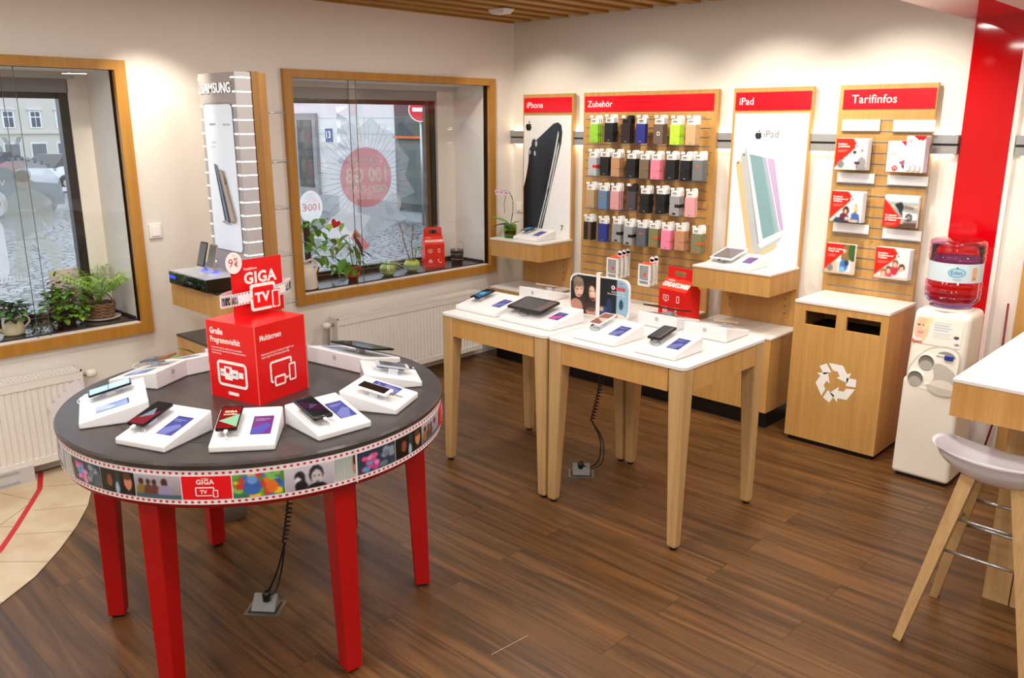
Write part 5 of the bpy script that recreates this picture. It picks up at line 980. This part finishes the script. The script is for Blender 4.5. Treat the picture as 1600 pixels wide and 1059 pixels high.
b = thing('water_bottle', 'purple-tinted water bottle with a pale blue label on top of the cooler', 'bottle', (-1.402, 4.99, 1.006)); BG = glass_mat('bottle_plastic', (.88, .55, .72), 1.45, .05, .03); BL = glass_mat('bottle_plastic_base', (.60, .62, .93), 1.45, .05, .05)
pr = [(.0, .0), (.07, .0), (.115, .02), (.138, .045), (.140, .06)]; pr2 = [(.140, .06), (.134, .066), (.141, .075), (.141, .10), (.134, .108), (.141, .116), (.141, .14), (.136, .148), (.136, .255), (.141, .262), (.141, .285), (.134, .292), (.141, .30), (.141, .325), (.136, .333), (.141, .341), (.139, .36), (.12, .372), (.0, .372)]
m = MB(); m.lathe(pr, BL, n=40); m.lathe(pr2, BG, n=40); m.obj('bottle_body', b); m = MB(); m.lathe([(0, .005), (.105, .022), (.13, .055), (.13, .34), (0, .342)], water_mat(), n=32); m.obj('water', b)
m = MB(); m.lathe([(.1375, .15), (.1375, .253)], cm('#cfe0e8', .4), n=48)
def cf(u, v, dd=0): a = R(-62)+u/.138; return Vector(((.138+dd)*math.cos(a), (.138+dd)*math.sin(a), v))
F = Flat(m, fn=cf, sub=.01); F.ell(-.02, .205, .045, .026, cm('#7db8d8'), 28); F.ell(-.02, .205, .036, .019, cm('#a6d2e6'), 24); F.text('Eden', -.022, .196, .02, cm('#2a3c6a'), .0, 'c'); F.text('wasser', -.015, .165, .011, cm('#6fa0c4'), 0, 'c'); F.rect(.06, .085, .165, .235, cm('#e8a878')); F.rect(.062, .08, .17, .18, cm('#c08850')); F.ell(-.02, .232, .006, .005, cm('#6a9a50'), 10); m.obj('label', b)
m = MB(); m.tube([(-1.19, 5.30, 1.0), (-1.18, 5.28, .6), (-1.17, 5.28, .3), (-1.2, 5.2, .02)], .006, cm('#7a1020', .5)); m.obj('power_cable', label='dark red cable running down behind the counter and cooler', cat='cable')
# --- right hand wood unit, counter, stool
e = panel(-1.16, -.5, 'oak wall panel at the right edge behind the counter'); pegs(e, .3, [.35+.05*i for i in range(6)])
e.children[0].data.transform(Matrix.Diagonal((1, 1, 1.35/2.22, 1)))
e = thing('bar_counter', 'high oak counter with thick apron and white top at the right edge', 'counter', (-.906, 3.372, 0)); m = MB(); m.box(0, 1.9, 0, 1.5, 1.035, 1.05, SOLID, .003); m.obj('countertop', e); MB().box(.004, 1.896, .004, 1.496, .90, 1.035, wood('#b98444', '#cf9d5b', 2)).obj('apron', e)
m = MB(); m.box(.135, .235, .375, 1.3, 0, .90, LEGW); m.box(.235, .24, .375, .38, 0, .9, BLACK); m.box(.24, .5, .375, 1.3, 0, .90, LEGW); m.obj('panel_leg', e)
e = thing('bar_stool', 'bar stool with white shell seat and four splayed oak legs at the counter', 'stool', (-.70, 3.40, 0)); SEAT = cm('#e6e3ea', .35, vary=.01)
def shell(u, v):   # u,v in -1..1
    r = math.sqrt(min(1, u*u+v*v)); a = abs(u)
    q = max(0, -v); return (.25*u, .20*v-.015*q, .705+.095*(1-(1-min(1, r))**.0*(1-r**3.0))*(1 if v < 0 else 1-.75*v*v)+.012*q*q)
m = MB(); n = 26; vs = []; fs = []
def sq(u, v): return (u*math.sqrt(1-v*v/2), v*math.sqrt(1-u*u/2))
for off in (0, -.028):
    for j in range(n+1):
        for i in range(n+1):
            u, v = sq(-1+2*i/n, -1+2*j/n); x, y, z = shell(u, v); k = 1 if off == 0 else .94; vs.append((x*k, y*k, z+off*(1 if max(abs(-1+2*i/n), abs(-1+2*j/n)) < .99 else .35)))
M_ = (n+1)**2
for j in range(n):
    for i in range(n):
        a = j*(n+1)+i; fs.append((a, a+1, a+n+2, a+n+1)); fs.append((M_+a, M_+a+n+1, M_+a+n+2, M_+a+1))
for i in range(n):
    for a, b_ in ((i, i+1), (n*(n+1)+i+1, n*(n+1)+i), ((i+1)*(n+1), i*(n+1)), (i*(n+1)+n, (i+1)*(n+1)+n)): fs.append((a, M_+a, M_+b_, b_))
m.add(vs, fs, SEAT, smooth=True); m.obj('seat', e)
LG = []
for sx in (-1, 1):
    for sy in (-1, 1):
        a = Vector((sx*.225, sy*.215, 0)); t = Vector((sx*.085, sy*.085, .702)); LG.append((a, t)); m = MB(); ax_ = (t-a).normalized(); s_ = Vector((1, 0, 0)); s_ = (s_-ax_*s_.dot(ax_)).normalized(); q = ax_.cross(s_); vs = []
        for p, h in ((a, .016), (t, .026)): vs += [p+s_*h*i+q*h*j for i, j in ((-1, -1), (1, -1), (1, 1), (-1, 1))]
        m.add(vs, [(3, 2, 1, 0), (4, 5, 6, 7), (0, 1, 5, 4), (1, 2, 6, 5), (2, 3, 7, 6), (3, 0, 4, 7)], LEGW); m.obj('leg', e)
for z, prs in ((.40, ((0, 2), (1, 3))), (.53, ((0, 2), (1, 3))), (.46, ((0, 1), (2, 3)))):
    for i, j in prs: A = LG[i][0].lerp(LG[i][1], z/.702); B = LG[j][0].lerp(LG[j][1], z/.702); MB().tube([A, B], .006, STEEL, 10).obj('rung', e)
# --- radiators
def radiator(y0, y1, label, valve):
    e = thing('radiator', label, 'radiator', (-5.11, (y0+y1)/2, 0)); w = (y1-y0)/2; RC_ = cm('#ebe8e2', .4, vary=.01); m = MB(); z0, z1 = .085, .60
    n = int((2*w-.08)/.034); prof = [(-w, 0)]; x = -w+.04
    for i in range(n): prof += [(x, 0), (x+.006, .008), (x+.02, .008), (x+.026, 0)]; x += .034
    prof += [(w, 0)]
    vs = [(.05-d_*1.0, u, z) for z in (z0+.045, z1-.06) for u, d_ in prof]; k = len(prof)
    m.add(vs, [(i, i+1, k+i+1, k+i) for i in range(k-1)], RC_); m.box(-.05, .05, -w, w, z0, z0+.045, RC_, .004); m.box(-.05, .05, -w, w, z1-.06, z1-.012, RC_, .004); m.box(-.05, .038, -w+.002, w-.002, z0+.04, z1-.05, RC_); m.obj('convector', e)
    m = MB(); m.box(-.052, .052, -w-.002, -w+.01, z0, z1, RC_); m.box(-.052, .052, w-.01, w+.002, z0, z1, RC_); m.obj('side_cover', e)
    m = MB(); m.box(-.052, -.042, -w, w, z1-.012, z1, RC_); m.box(.042, .052, -w, w, z1-.012, z1, RC_); m.box(-.004, .004, -w, w, z1-.01, z1, RC_)
    for i in range(int(2*w/.022)): m.box(-.042, .042, -w+.022*i, -w+.022*i+.012, z1-.008, z1-.001, RC_)
    m.box(-.042, .042, -w, w, z1-.016, z1-.014, cm('#6b665e', .8)); m.obj('top_grille', e)
    s_ = valve; m = MB(); m.lathe([(0, 0), (.02, .002), (.026, .02), (.024, .05), (.017, .06), (0, .062)], cm('#efe9df', .4), T(.0, s_*(w+.035), z1-.05) @ RX(-s_*PI/2), 20); m.lathe([(0, -.03), (.011, -.03), (.011, .002), (0, .002)], STEEL, T(.0, s_*(w+.035), z1-.05) @ RX(-s_*PI/2), 12); m.obj('thermostat_valve', e)
    m = MB(); m.tube([(-.01, s_*(w+.012), z1-.05), (-.01, s_*(w+.02), z1-.1), (-.03, s_*(w+.02), .02)], .007, RC_, 8); m.obj('pipe', e); m = MB()
    for yy in (-w*.6, w*.6): m.box(-.09, -.045, yy-.015, yy+.015, .2, .5, RC_)
    m.obj('bracket', e); return e
radiator(.35, 1.625, 'white panel radiator below the left window, its valve at the right end', 1); radiator(3.405, 4.88, 'white panel radiator below the middle window, its valve at the left end', -1)
m = MB(); F = Flat(m, (-5.052, 1.44, .30), (0, 1, 0), (0, 0, 1)); pp = [(-.02, .12), (.02, .14), (.01, .16), (.05, .16), (.06, .19), (.09, .185), (.10, .22), (.15, .25), (.19, .17), (.17, .0), (.02, -.06)]
m.prism(pp, 0, .0015, cm('#eceaf0', .6), Matrix(((0, 0, 1, -5.055), (1, 0, 0, 1.44), (0, 1, 0, .30), (0, 0, 0, 1)))); m.obj('paper_sheet', label='torn white paper sheet stuck on the right end of the left radiator', cat='paper')
# ================================================================ WINDOW WALL DISPLAY UNIT
e = thing('wall_panel', 'free-standing oak board between the windows carrying the lit phone display', 'wall panel', (-4.685, 2.53, 0)); m = MB(); m.box(-.285, .285, -.045, -.002, 0, 2.27, wood('#8d6232', '#a87a40', 2)); m.box(-.275, .275, .002, .05, 0, 2.265, wood('#9a6c38', '#b58648', 2)); m.obj('board', e)
m = MB()
for z in (2.05, 1.77, 1.50, 1.22, .93): m.tube([(.245, .05, z), (.245, .19, z)], .004, STEEL, 8); m.tube([(-.245, .05, z), (-.245, .19, z)], .004, STEEL, 8)
m.obj('shelf_pin', e); 
for z in (2.05, 1.77, 1.50, 1.22, .93): MB().box(-.26, .26, .055, .185, z+.004, z+.009, ACRYL).obj('glass_shelf', e)
e = thing('lit_display', 'tall silver display with glowing stripes and a backlit phone picture between the windows', 'lit display', (-4.607, 2.48, 1.12)); w = .2125; SV = cm('#b9b5b6', .4); GL = cm('#ffffff', .4, em=1.5, vary=0); H = 1.145
m = MB(); m.box(-w, w, -.10, -.003, 0, H, SV, .003)
for k in range(15):
    z = .055+.0755*k
    if z < H-.02: m.box(w-.001, w+.0015, -.095, -.004, z, z+.006, GL); m.box(w-.045, w-.002, -.1015, -.0995, z, z+.008, GL); m.box(-w-.0005, -w+.032, -.1015, -.0995, z, z+.008, GL)
m.obj('housing', e); m = MB(); F = Flat(m, (0, -.101, .56), (1, 0, 0), (0, 0, 1), step=.0012); F.rr(-.005, 0, .345, .845, .035, cm('#8f8d90', .4)); F.rr(-.005, 0, .33, .83, .03, cm('#d3dbe6', .4, em=.42, vary=0)); PP = cm('#55565e', .3, em=.1)
F.text('SAMSUNG', -.11, .30, .011, PP, .02); F.text('Galaxy S7 edge', .05, .30, .011, PP, .01, sx=.8); F.text('Rethink', -.1, .20, .013, cm('#8c9098', .3, em=.4), 0); F.text('phone', -.1, .175, .013, cm('#8c9098', .3, em=.4), 0)
F.poly([(-.085, .085), (-.05, .075), (.06, -.24), (.035, -.26), (-.01, -.25), (-.08, .05)], cm('#3d4a5e', .2)); F.poly([(-.072, .083), (-.055, .078), (.035, -.245), (.01, -.25)], cm('#7fa0c0', .2)); F.poly([(-.03, .055), (.03, .045), (.135, -.225), (.12, -.25), (.06, -.25)], cm('#a8978a', .2)); F.poly([(-.018, .045), (.01, .04), (.11, -.235), (.07, -.24)], cm('#c9bdb2', .2)); F.rr(.04, -.01, .022, .04, .004, cm('#70665e')); F.poly([(-.04, -.25), (.03, -.26), (.09, -.258), (.0, -.235)], cm('#9a9ca4', .5, em=.3)); m.obj('backlit_picture', e)
m = MB(); F = Flat(m, (0, -.101, 1.035), (1, 0, 0), (0, 0, 1), step=.0015); F.text('SAMSUNG', -.005, .0, .058, cm('#9a979a', .4), .03, 'c', .95); F.text('SAMSUNG', -.007, .002, .055, cm('#ffffff', .4, em=1.2, vary=0), .0, 'c', .95); m.obj('glowing_lettering', e)
e = thing('wall_shelf', 'oak shelf with dark top under the lit phone display between the windows', 'shelf', (-4.69, 2.48, .915)); MB().box(-.286, .286, -.312, -.001, 0, .138, OAK).obj('shelf_body', e); MB().box(-.29, .29, -.316, -.001, .138, .149, cm('#2a2728', .3), .002).obj('shelf_top', e)
cabinet(-4.98, -4.40, 'low oak cabinet with dark top below the lit phone display', 2.17, 2.482, .728, cm('#26211f', .25)); cabinet(-4.97, -4.40, 'low oak cabinet with white top on the far side of the free-standing board', 2.585, 2.82, .62)
e = thing('phone_dock', 'glossy black dock with blue glow holding two phones below the lit display', 'phone dock', (-4.66, 2.25, 1.0655)); m = MB(); m.box(-.235, .235, -.125, .14, 0, .075, cm('#08080a', .06, coat=1), .004); m.box(-.225, .225, -.118, .13, .0745, .0775, cm('#d9dbe8', .12), .0); m.box(-.226, -.15, -.1265, -.1245, .035, .05, cm('#2030ff', .3, em=3)); m.obj('dock_body', e)
m = MB(); BGL = cm('#4a50ff', .3, em=4)
for x in (-.06, .06): m.lathe([(.032, 0), (.032, .003), (.024, .003)], BGL, T(x, .02, .078), 20); m.prism(rrect(.05, .04, .01), 0, .05, glass_P, T(x, .02, .079)); m.box(x-.012, x+.012, .01, .03, .079, .13, STEEL)
m.obj('clear_holder', e)
for x, c, n in ((-.06, '#3a3436', 'dark'), (.06, '#b9a890', 'gold')):
    d_ = thing('smartphone', '%s phone standing upright in the glossy black dock, %s of the two' % (n, 'left' if x < 0 else 'right'), 'phone', (-4.66+x, 2.25, 1.0655+.118)); d_.rotation_euler = (R(74), 0, R(4)); m = MB(); m.prism(rrect(.074, .146, .01, 4, 0, .06), 0, .0075, cm(c, .2, .4)); m.obj('body', d_); m = MB(); F = Flat(m, (0, .06, .0078), (1, 0, 0), (0, 1, 0)); F.rr(0, 0, .07, .13, .003, cm('#6a6460', .1)); m.obj('screen', d_)
# ceiling lamp under the slats
e = thing('ceiling_lamp', 'small square white lamp under the oak slats', 'lamp', (-4.60, 4.66, 2.80)); m = MB(); m.box(-.09, .09, -.06, .06, -.035, 0, cm('#e4e6ee', .4), .008, taper=lambda x, y, z: (x*(1 if z > -.02 else .7), y*(1 if z > -.02 else .7), z)); m.obj('housing', e)
for x, y in ((-2.2, 2.4), (-2.3, .6), (-3.6, -2.25)):
    z = 2.80 if x < -1.6 else 2.566; e = thing('ceiling_spotlight', 'round recessed spotlight in the ceiling behind the photographer', 'lamp', (x, y, z), 0, 'recessed spotlights'); m = MB(); m.lathe([(0, -.004), (.045, -.004), (.06, -.008), (.062, 0), (0, 0)], cm('#f6f2ea', .4, em=5, vary=0), n=24); m.obj('lens', e)
# ================================================================ PLANTS
rnd = random.Random(3)
G1 = cm('#5a9a2e', .45, vary=.25, scale=14); G2 = cm('#3a7a24', .4, vary=.25, scale=14); G3 = cm('#a6d03c', .45, vary=.2, scale=14); G4 = cm('#6fa032', .45, vary=.25, scale=12); G5 = cm('#1f3d18', .45, vary=.2); BRN = cm('#5a4126', .8, vary=.3); SOIL = cm('#2c1d12', .95, vary=.4, scale=80, bump=.5); TERRA = cm('#b4582c', .7, vary=.1)
def rv(a, b): return rnd.uniform(a, b)
def pot(e, r0, r1, h, mat, name='pot', rim=True):
    m = MB(); m.lathe([(0, 0), (r0, 0), (r1, h*.85), (r1*(1.08 if rim else 1), h*.86), (r1*(1.08 if rim else 1), h), (r1*.94, h), (r1*.9, h*.88), (0, h*.88)], mat, n=28); m.obj(name, e); m = MB(); m.lathe([(0, h*.9), (r1*.9, h*.89)], SOIL, n=20, smooth=False); m.obj('soil', e)
ZS = .801
# palm in a basket on a saucer
e = thing('potted_palm', 'bright green feathery palm in a brown wicker basket on the left window sill', 'potted plant', (-5.42, 1.90, ZS)); m = MB(); m.lathe([(0, 0), (.085, 0), (.115, .014), (.11, .016), (.08, .006), (0, .006)], cm('#d8d6c8', .3), n=32); m.obj('saucer', e)
m = MB(); WK = cm('#8a6a4a', .8, vary=.35, scale=90)
for k in range(9): 
    r = .066+.0022*k+.004*(k % 2); m.tube([(r*math.cos(a), r*math.sin(a), .014+.0105*k+.003*math.sin(a*9+k*PI)) for a in [2*PI*i/40 for i in range(41)]], .0062, WK, 6)
m.lathe([(0, .01), (.064, .01), (.08, .1), (0, .1)], cm('#4a3524', .9), n=20); m.tube([(.08*math.cos(a), 0, .10+.07*math.sin(a)) for a in [PI*i/14 for i in range(15)]], .005, WK, 6, RZ(.8)); m.obj('basket', e)
m = MB(); ms = MB()
for k in range(22):
    a = 2*PI*k/22+rv(-.2, .2); L = rv(.20, .34); d = Vector((math.cos(a)*.55, math.sin(a)*.55, 1)).normalized(); p = Vector((rv(-.02, .02), rv(-.02, .02), .10)); P = [p.copy()]
    for i in range(12):
        d = (d+Vector((0, 0, -.075))).normalized(); p = p+d*L/12; P.append(p.copy())
        if i > 3:
            s_ = d.cross(Vector((0, 0, 1))).normalized()
            for q in (-1, 1): m.leaf(p, s_*q+d*.55+Vector((0, 0, -.1)), rv(.06, .10)*(1.1-.03*i), .011, G3 if rnd.random() < .7 else G4, .5, n=3)
    ms.tube(P, .0018, G4, 5)
ms.obj('stems', e); m.obj('leaves', e)
def bush(e, n, cx, cy, cz, rx, ry, rz_, L, w, mats, stems=True, droop=.6):
    m = MB(); ms = MB()
    for k in range(n):
        while 1:
            u = Vector((rv(-1, 1), rv(-1, 1), rv(-.6, 1)))
            if .25 < u.length < 1: break
        p = Vector((cx+u.x*rx, cy+u.y*ry, max(.012, cz+u.z*rz_))); m.leaf(p, Vector((u.x+rv(-.5, .5), u.y+rv(-.5, .5), rv(-.2, .6))), rv(.7, 1.1)*L, rv(.8, 1.1)*w, rnd.choice(mats), droop, n=3, shape=.8)
        if stems and k % 4 == 0: ms.tube([(cx*.3, cy*.3, .0+cz*.4), ((p.x+cx)/2, (p.y+cy)/2, (p.z+cz)/2+.01), tuple(p)], .0018, BRN, 4)
    if stems: ms.obj('stems', e)
    m.obj('leaves', e)
e = thing('leafy_plant', 'bushy green and bronze ivy-leaved plant in front of the basket palm', 'plant', (-5.41, 1.69, ZS)); pot(e, .05, .065, .08, DK); bush(e, 240, 0, 0, .10, .14, .13, .13, .052, .04, [G1, G4, G2, G3, cm('#5b4a2a', .6)]); bush(e, 40, -.02, -.03, .20, .06, .07, .10, .04, .03, [cm('#4c4a24', .6), G2, cm('#6a3f2c', .6)], False)
e = thing('creeping_plant', 'low grey-green creeper trailing along the left window sill', 'plant', (-5.38, 1.53, ZS)); bush(e, 150, 0, 0, .012, .06, .12, .03, .02, .014, [cm('#5f6a4a', .7, vary=.3), cm('#4a5a38', .7)], False)
e = thing('watering_can_planter', 'cream jug-shaped watering can planted with dark green leaves at the left edge', 'planter', (-5.36, 1.385, ZS)); CJ = cm('#ddd8b4', .4)
m = MB(); m.lathe([(0, 0), (.05, 0), (.058, .01), (.052, .11), (.048, .112), (.045, .1), (0, .1)], CJ, n=28); m.obj('jug', e); m = MB(); m.tube([(0, -.05, .02), (0, -.09, .05), (0, -.13, .10)], [.012, .01, .008], CJ, 10); m.obj('spout', e); m = MB(); m.tube([(0, .05+.04*math.sin(PI*i/12), .03+.085*i/12) for i in range(13)], .006, CJ, 8); m.obj('handle', e); bush(e, 120, 0, 0, .135, .09, .11, .07, .045, .035, [G5, G2, cm('#27452a', .5)])
# middle window sill, left to right
def jug(e):
    m = MB(); CW = cm('#e4dccf', .3); m.lathe([(0, 0), (.082, 0), (.09, .01), (.078, .12), (.055, .185), (.05, .185), (.07, .11), (.08, .02), (0, .015)], CW, n=32); m.obj('can_body', e); m = MB(); m.tube([(0, .045+.055*math.sin(PI*i/16), .215-.17*i/16+.03*math.sin(PI*i/16)) if i > 0 else (0, -.03, .19) for i in range(17)], [.01]*17, CW, 10); m.obj('handle', e); m = MB(); m.tube([(0, -.07, .04), (0, -.13, .12), (0, -.19, .22)], [.02, .013, .01], CW, 10); m.obj('spout', e)
e = thing('watering_can', 'white plastic watering can with a big loop handle on the middle window sill', 'watering can', (-5.335, 3.335, ZS)); jug(e)
e = thing('climbing_plant', 'heart-leaved vine on a brown moss pole in a terracotta pot, middle window', 'potted plant', (-5.50, 3.47, ZS)); pot(e, .055, .075, .12, TERRA)
m = MB(); m.tube([(0, .0, .08), (0, .0, .47)], .024, cm('#3b2c1c', .95, vary=.4, scale=120, bump=.6), 10); m.obj('moss_pole', e); m = MB(); ms = MB()
for k in range(11):
    P = [Vector((0, 0, rv(.12, .3)))]; d = Vector((rv(-.3, .4), rv(-.6, 1), rv(.3, 1))).normalized()
    for i in range(14): d = (d+Vector((rv(-.15, .15), rv(-.15, .18), rv(-.28, .06)))).normalized(); P.append(P[-1]+d*.027); P[-1].z = max(P[-1].z, .03)
    ms.tube(P, .0022, G2, 5)
    for i in range(2, 15, 2): m.leaf(P[i], (rv(-.5, 1), rv(-1, 1), rv(-.9, .1)), rv(.05, .085), rv(.04, .06), rnd.choice([G3, G1, G4]), .6, n=4, shape=.75)
for k in range(16): m.leaf((rv(-.03, .03), rv(-.03, .03), rv(.40, .48)), (rv(-1, 1), rv(-1, 1), rv(-.5, .3)), .06, .03, G1, .8, n=4)
for L_, p in ((.11, (.10, .17, .13)), (.10, (.06, .10, .2)), (.09, (.08, .14, .26))): m.leaf(p, (.3, .2, -1), L_, .07, G4, .1, n=5, shape=.7)
ms.obj('vine', e); m.obj('leaves', e)
e = thing('potted_anthurium', 'glossy dark-leaved plant in a red pot with a red heart-shaped flower', 'potted plant', (-5.345, 3.765, ZS)); RP = cm('#a82a1c', .35, vary=.1); pot(e, .036, .062, .115, RP); m = MB(); m.lathe([(.0485, .035), (.0555, .075)], cm('#c8542c', .4), n=28); m.obj('pot_stripe', e); m = MB(); ms = MB()
for x, y, z, dx, dy, dz, L_, w_, g in ((-.01, -.02, .30, -.2, -1, -.6, .13, .065, G2), (0, .02, .34, .1, .5, -1, .16, .075, G5), (.02, 0, .27, .3, .2, -1, .15, .08, G2), (.03, -.09, .18, .3, -.7, -.7, .11, .06, G1), (.02, -.05, .15, .2, -.4, -1, .10, .06, G1), (.02, .09, .22, .2, .8, -.5, .09, .04, G4), (0, -.02, .36, 0, -.8, -.3, .10, .05, G2), (-.03, .05, .2, -.2, 1, -.1, .1, .05, G2), (.03, .03, .16, .5, .8, -.5, .09, .045, G4)):
    ms.tube([(0, 0, .09), (x*.6, y*.6, z*.7), (x, y, z)], .0022, G4, 5); m.leaf((x, y, z), (dx, dy, dz), L_*1.2, w_*1.2, g, .35, n=6, shape=.75)
ms.tube([(0, 0, .09), (.0, -.03, .28), (0, -.125, .42)], .0016, G4, 5); ms.obj('stems', e); m.obj('leaves', e)
hp = [(0, -.035), (.022, -.012), (.036, .012), (.032, .03), (.018, .036), (0, .02), (-.018, .036), (-.032, .03), (-.036, .012), (-.022, -.012)]
m = MB(); m.prism(hp, -.003, .003, cm('#c80f1c', .4), T(0, -.14, .45) @ RZ(R(60)) @ RX(PI/2) @ RZ(R(-25))); m.lathe([(0, 0), (.02, .01), (.022, .03), (.0, .05)], cm('#b4702c', .5), T(0, .05, .33) @ RX(R(20)), 12); m.obj('flower', e)
def spot_(e):
    m = MB(); pr = [(0, 0), (.035, 0), (.06, .022), (.068, .045), (.064, .07), (.05, .09), (.045, .09), (.05, .07), (0, .07)]; m.lathe(pr, cm('#c3cf4a', .4), n=32)
    for z, r in ((.028, .0645), (.058, .0672)): m.lathe([(r-.0006, z-.006), (r+.0012, z), (r-.0006, z+.006)], cm('#7fa8a0', .4), n=32)
    m.lathe([(.0685, .038), (.0692, .045), (.0685, .052)], cm('#8a9a20', .4), n=32); m.obj('pot', e)
e = thing('potted_spider_plant', 'arching striped grass plant in a round green and yellow pot on the middle sill', 'potted plant', (-5.335, 4.10, ZS)); spot_(e); m = MB()
for k in range(26): a = rv(0, 2*PI); m.leaf((0, 0, .085), (math.cos(a), math.sin(a), rv(.25, .8)), rv(.10, .19), .013, rnd.choice([G4, cm('#b9c98a', .5), cm('#dfe6b0', .5)]), 1.0, n=6, shape=.5)
m.obj('leaves', e)
e = thing('potted_dragon_tree', 'thin bare-stemmed dragon tree in a round green and yellow pot beside the red carton', 'potted plant', (-5.35, 4.36, ZS)); spot_(e); m = MB(); tops = [((0, -.02, .08), (-.02, -.06, .25), (-.03, -.09, .40)), ((.01, .01, .08), (0, .0, .22), (.01, .02, .38)), ((0, .03, .08), (.01, .03, .13), (.02, .04, .19))]
for P in tops: m.tube(P, .0042, cm('#8a7a4a', .8), 6)
m.obj('stems', e); m = MB(); DL = cm('#3a2c22', .6)
for P in tops[:2]:
    for k in range(16): a = rv(0, 2*PI); m.leaf(P[2], (math.cos(a), math.sin(a), rv(-.2, .9)), rv(.07, .13), .005, DL, .7, n=4)
for k in range(9): a = rv(0, 2*PI); m.leaf(tops[2][2], (math.cos(a), math.sin(a), rv(0, .8)), .07, .02, G4, .9, n=4)
for k in range(30): m.leaf((rv(-.03, .03), rv(-.03, .03), .078), (rv(-1, 1), rv(-1, 1), .6), .02, .008, cm('#a8823c', .7), .5, n=2)
m.obj('leaves', e)
e = thing('metal_bucket', 'small galvanised bucket with a wire handle at the right of the middle window sill', 'bucket', (-5.39, 4.90, ZS)); m = MB(); ZN = cm('#7d7a78', .35, .7); m.lathe([(0, .004), (.045, .004), (.048, 0), (.058, .11), (.061, .112), (.061, .118), (.055, .112), (.045, .008), (0, .008)], ZN, n=28)
for z in (.035, .08): m.lathe([(.05+z*.09, z-.004), (.0525+z*.09, z), (.05+z*.09, z+.004)], ZN, n=28)
m.obj('bucket_body', e); m = MB(); m.tube([(0, .059*math.cos(a), .11+.085*math.sin(a)) for a in [PI*i/16 for i in range(17)]], .0016, STEEL, 5, RY(R(12))); m.obj('handle', e)
# orchid in a glass pot
e = thing('potted_orchid', 'white and pink orchid in a green glass pot on the corner shelf', 'potted plant', (-4.915, 5.08, 1.051)); m = MB(); m.lathe([(0, 0), (.052, 0), (.055, .11), (.052, .11), (.049, .006), (0, .006)], glass_mat('green_tinted_glass', (.75, .85, .45), 1.45), n=28); m.obj('glass_pot', e)
m = MB(); m.lathe([(0, .008), (.047, .008), (.049, .03), (0, .04)], cm('#8fa818', .6), n=20); m.lathe([(0, .03), (.048, .03), (.049, .06), (0, .07)], cm('#6a3a24', .8), n=20); m.lathe([(0, .06), (.048, .06), (.05, .085), (0, .095)], cm('#9cae2a', .6), n=20); m.obj('bark_filling', e)
m = MB()
for d_, L_, w_, g in (((-.9, -.45, .75), .22, .075, G1), ((-.9, -.3, .25), .17, .075, G5), ((.5, -.5, .2), .12, .08, G5), ((.2, -.8, -.05), .10, .055, G2), ((.5, .5, .6), .1, .045, G2)): m.leaf((0, 0, .10), d_, L_, w_, g, .7, n=7, shape=.8)
m.obj('leaves', e); m = MB(); m.tube([(.0, 0, .09), (.03, 0, .2), (.035, 0, .3), (.0, 0, .37), (-.05, -.0, .36), (-.07, 0, .28), (-.065, 0, .2)], .0022, G5, 6); m.tube([(.0, 0, .09), (.03, 0, .22), (.03, 0, .33), (-.01, 0, .385), (-.07, 0, .39), (-.13, 0, .38)], .002, G2, 6)
for k in range(5): m.tube([(-.02*k, -.02, .09), (-.06-.01*k, -.03, .04), (-.075-.012*k, -.04, .0)], .0018, cm('#9aa08a', .7), 4)
m.obj('flower_stem', e); FP = cm('#e9cfdc', .5, vary=.12); FM = cm('#b04a80', .5)
for x in (-.135, -.085, -.03):
    m = MB()
    for k in range(5): a = R(72*k+90); m.leaf((x, -.012, .375), (math.cos(a), -.15, math.sin(a)), 0.036, .028, FP, .0, up=(0, -1, 0), n=4, shape=.6, fold=.05)
    m.lathe([(0, 0), (.006, .003), (.004, .012), (0, .014)], FM, T(x, -.014, .373) @ RX(PI/2), 10); m.obj('flower', e)
m = MB(); m.leaf((.032, 0, .27), (.3, -.4, .2), .02, .012, FP, .2, n=3); m.leaf((.035, 0, .22), (-.3, -.4, .2), .018, .012, FP, .2, n=3); m.obj('bud', e)
# bamboo-like plant standing behind the round table
e = thing('potted_plant', 'slender green-leaved plant behind the round table, its leaf tips showing past the left stands', 'potted plant', (-3.86, 1.86, 0)); m = MB(); m.lathe([(0, 0), (.09, 0), (.12, .2), (.11, .2), (.10, .18), (0, .18)], cm('#8d8a86', .6), n=28); m.obj('pot', e); m = MB()
m.tube([(0, 0, .15), (.02, .02, .5), (.08, 0, .88)], .006, G1, 6); m.tube([(0, 0, .15), (-.03, -.03, .5), (.0, -.1, .88)], .006, G1, 6); m.obj('stems', e); m = MB()
for p, d_, L_ in (((.0, -.1, .88), (.1, -1, .35), .20), ((.0, -.1, .9), (.3, -.8, .6), .14), ((.08, 0, .88), (.2, .5, 1), .17), ((.08, 0, .86), (.1, .9, .4), .15), ((.04, 0, .7), (1, .4, .3), .14), ((0, -.05, .7), (-.5, -.8, .3), .15)): m.leaf(p, d_, L_, .026, G1, .35, n=6, shape=.7)
m.obj('leaves', e)
# thin pale line on the floor
m = MB(); a, b_ = Vector((-2.02, 1.98, .0006)), Vector((-2.0, 2.17, .0006)); m.box(0, .0025, 0, .19, 0, .0005, cm('#b59a80', .5), mtx=T(-2.02, 1.98, .0002) @ RZ(R(-5))); m.obj('floor', kind='structure', label='thin pale line on the floor planks')
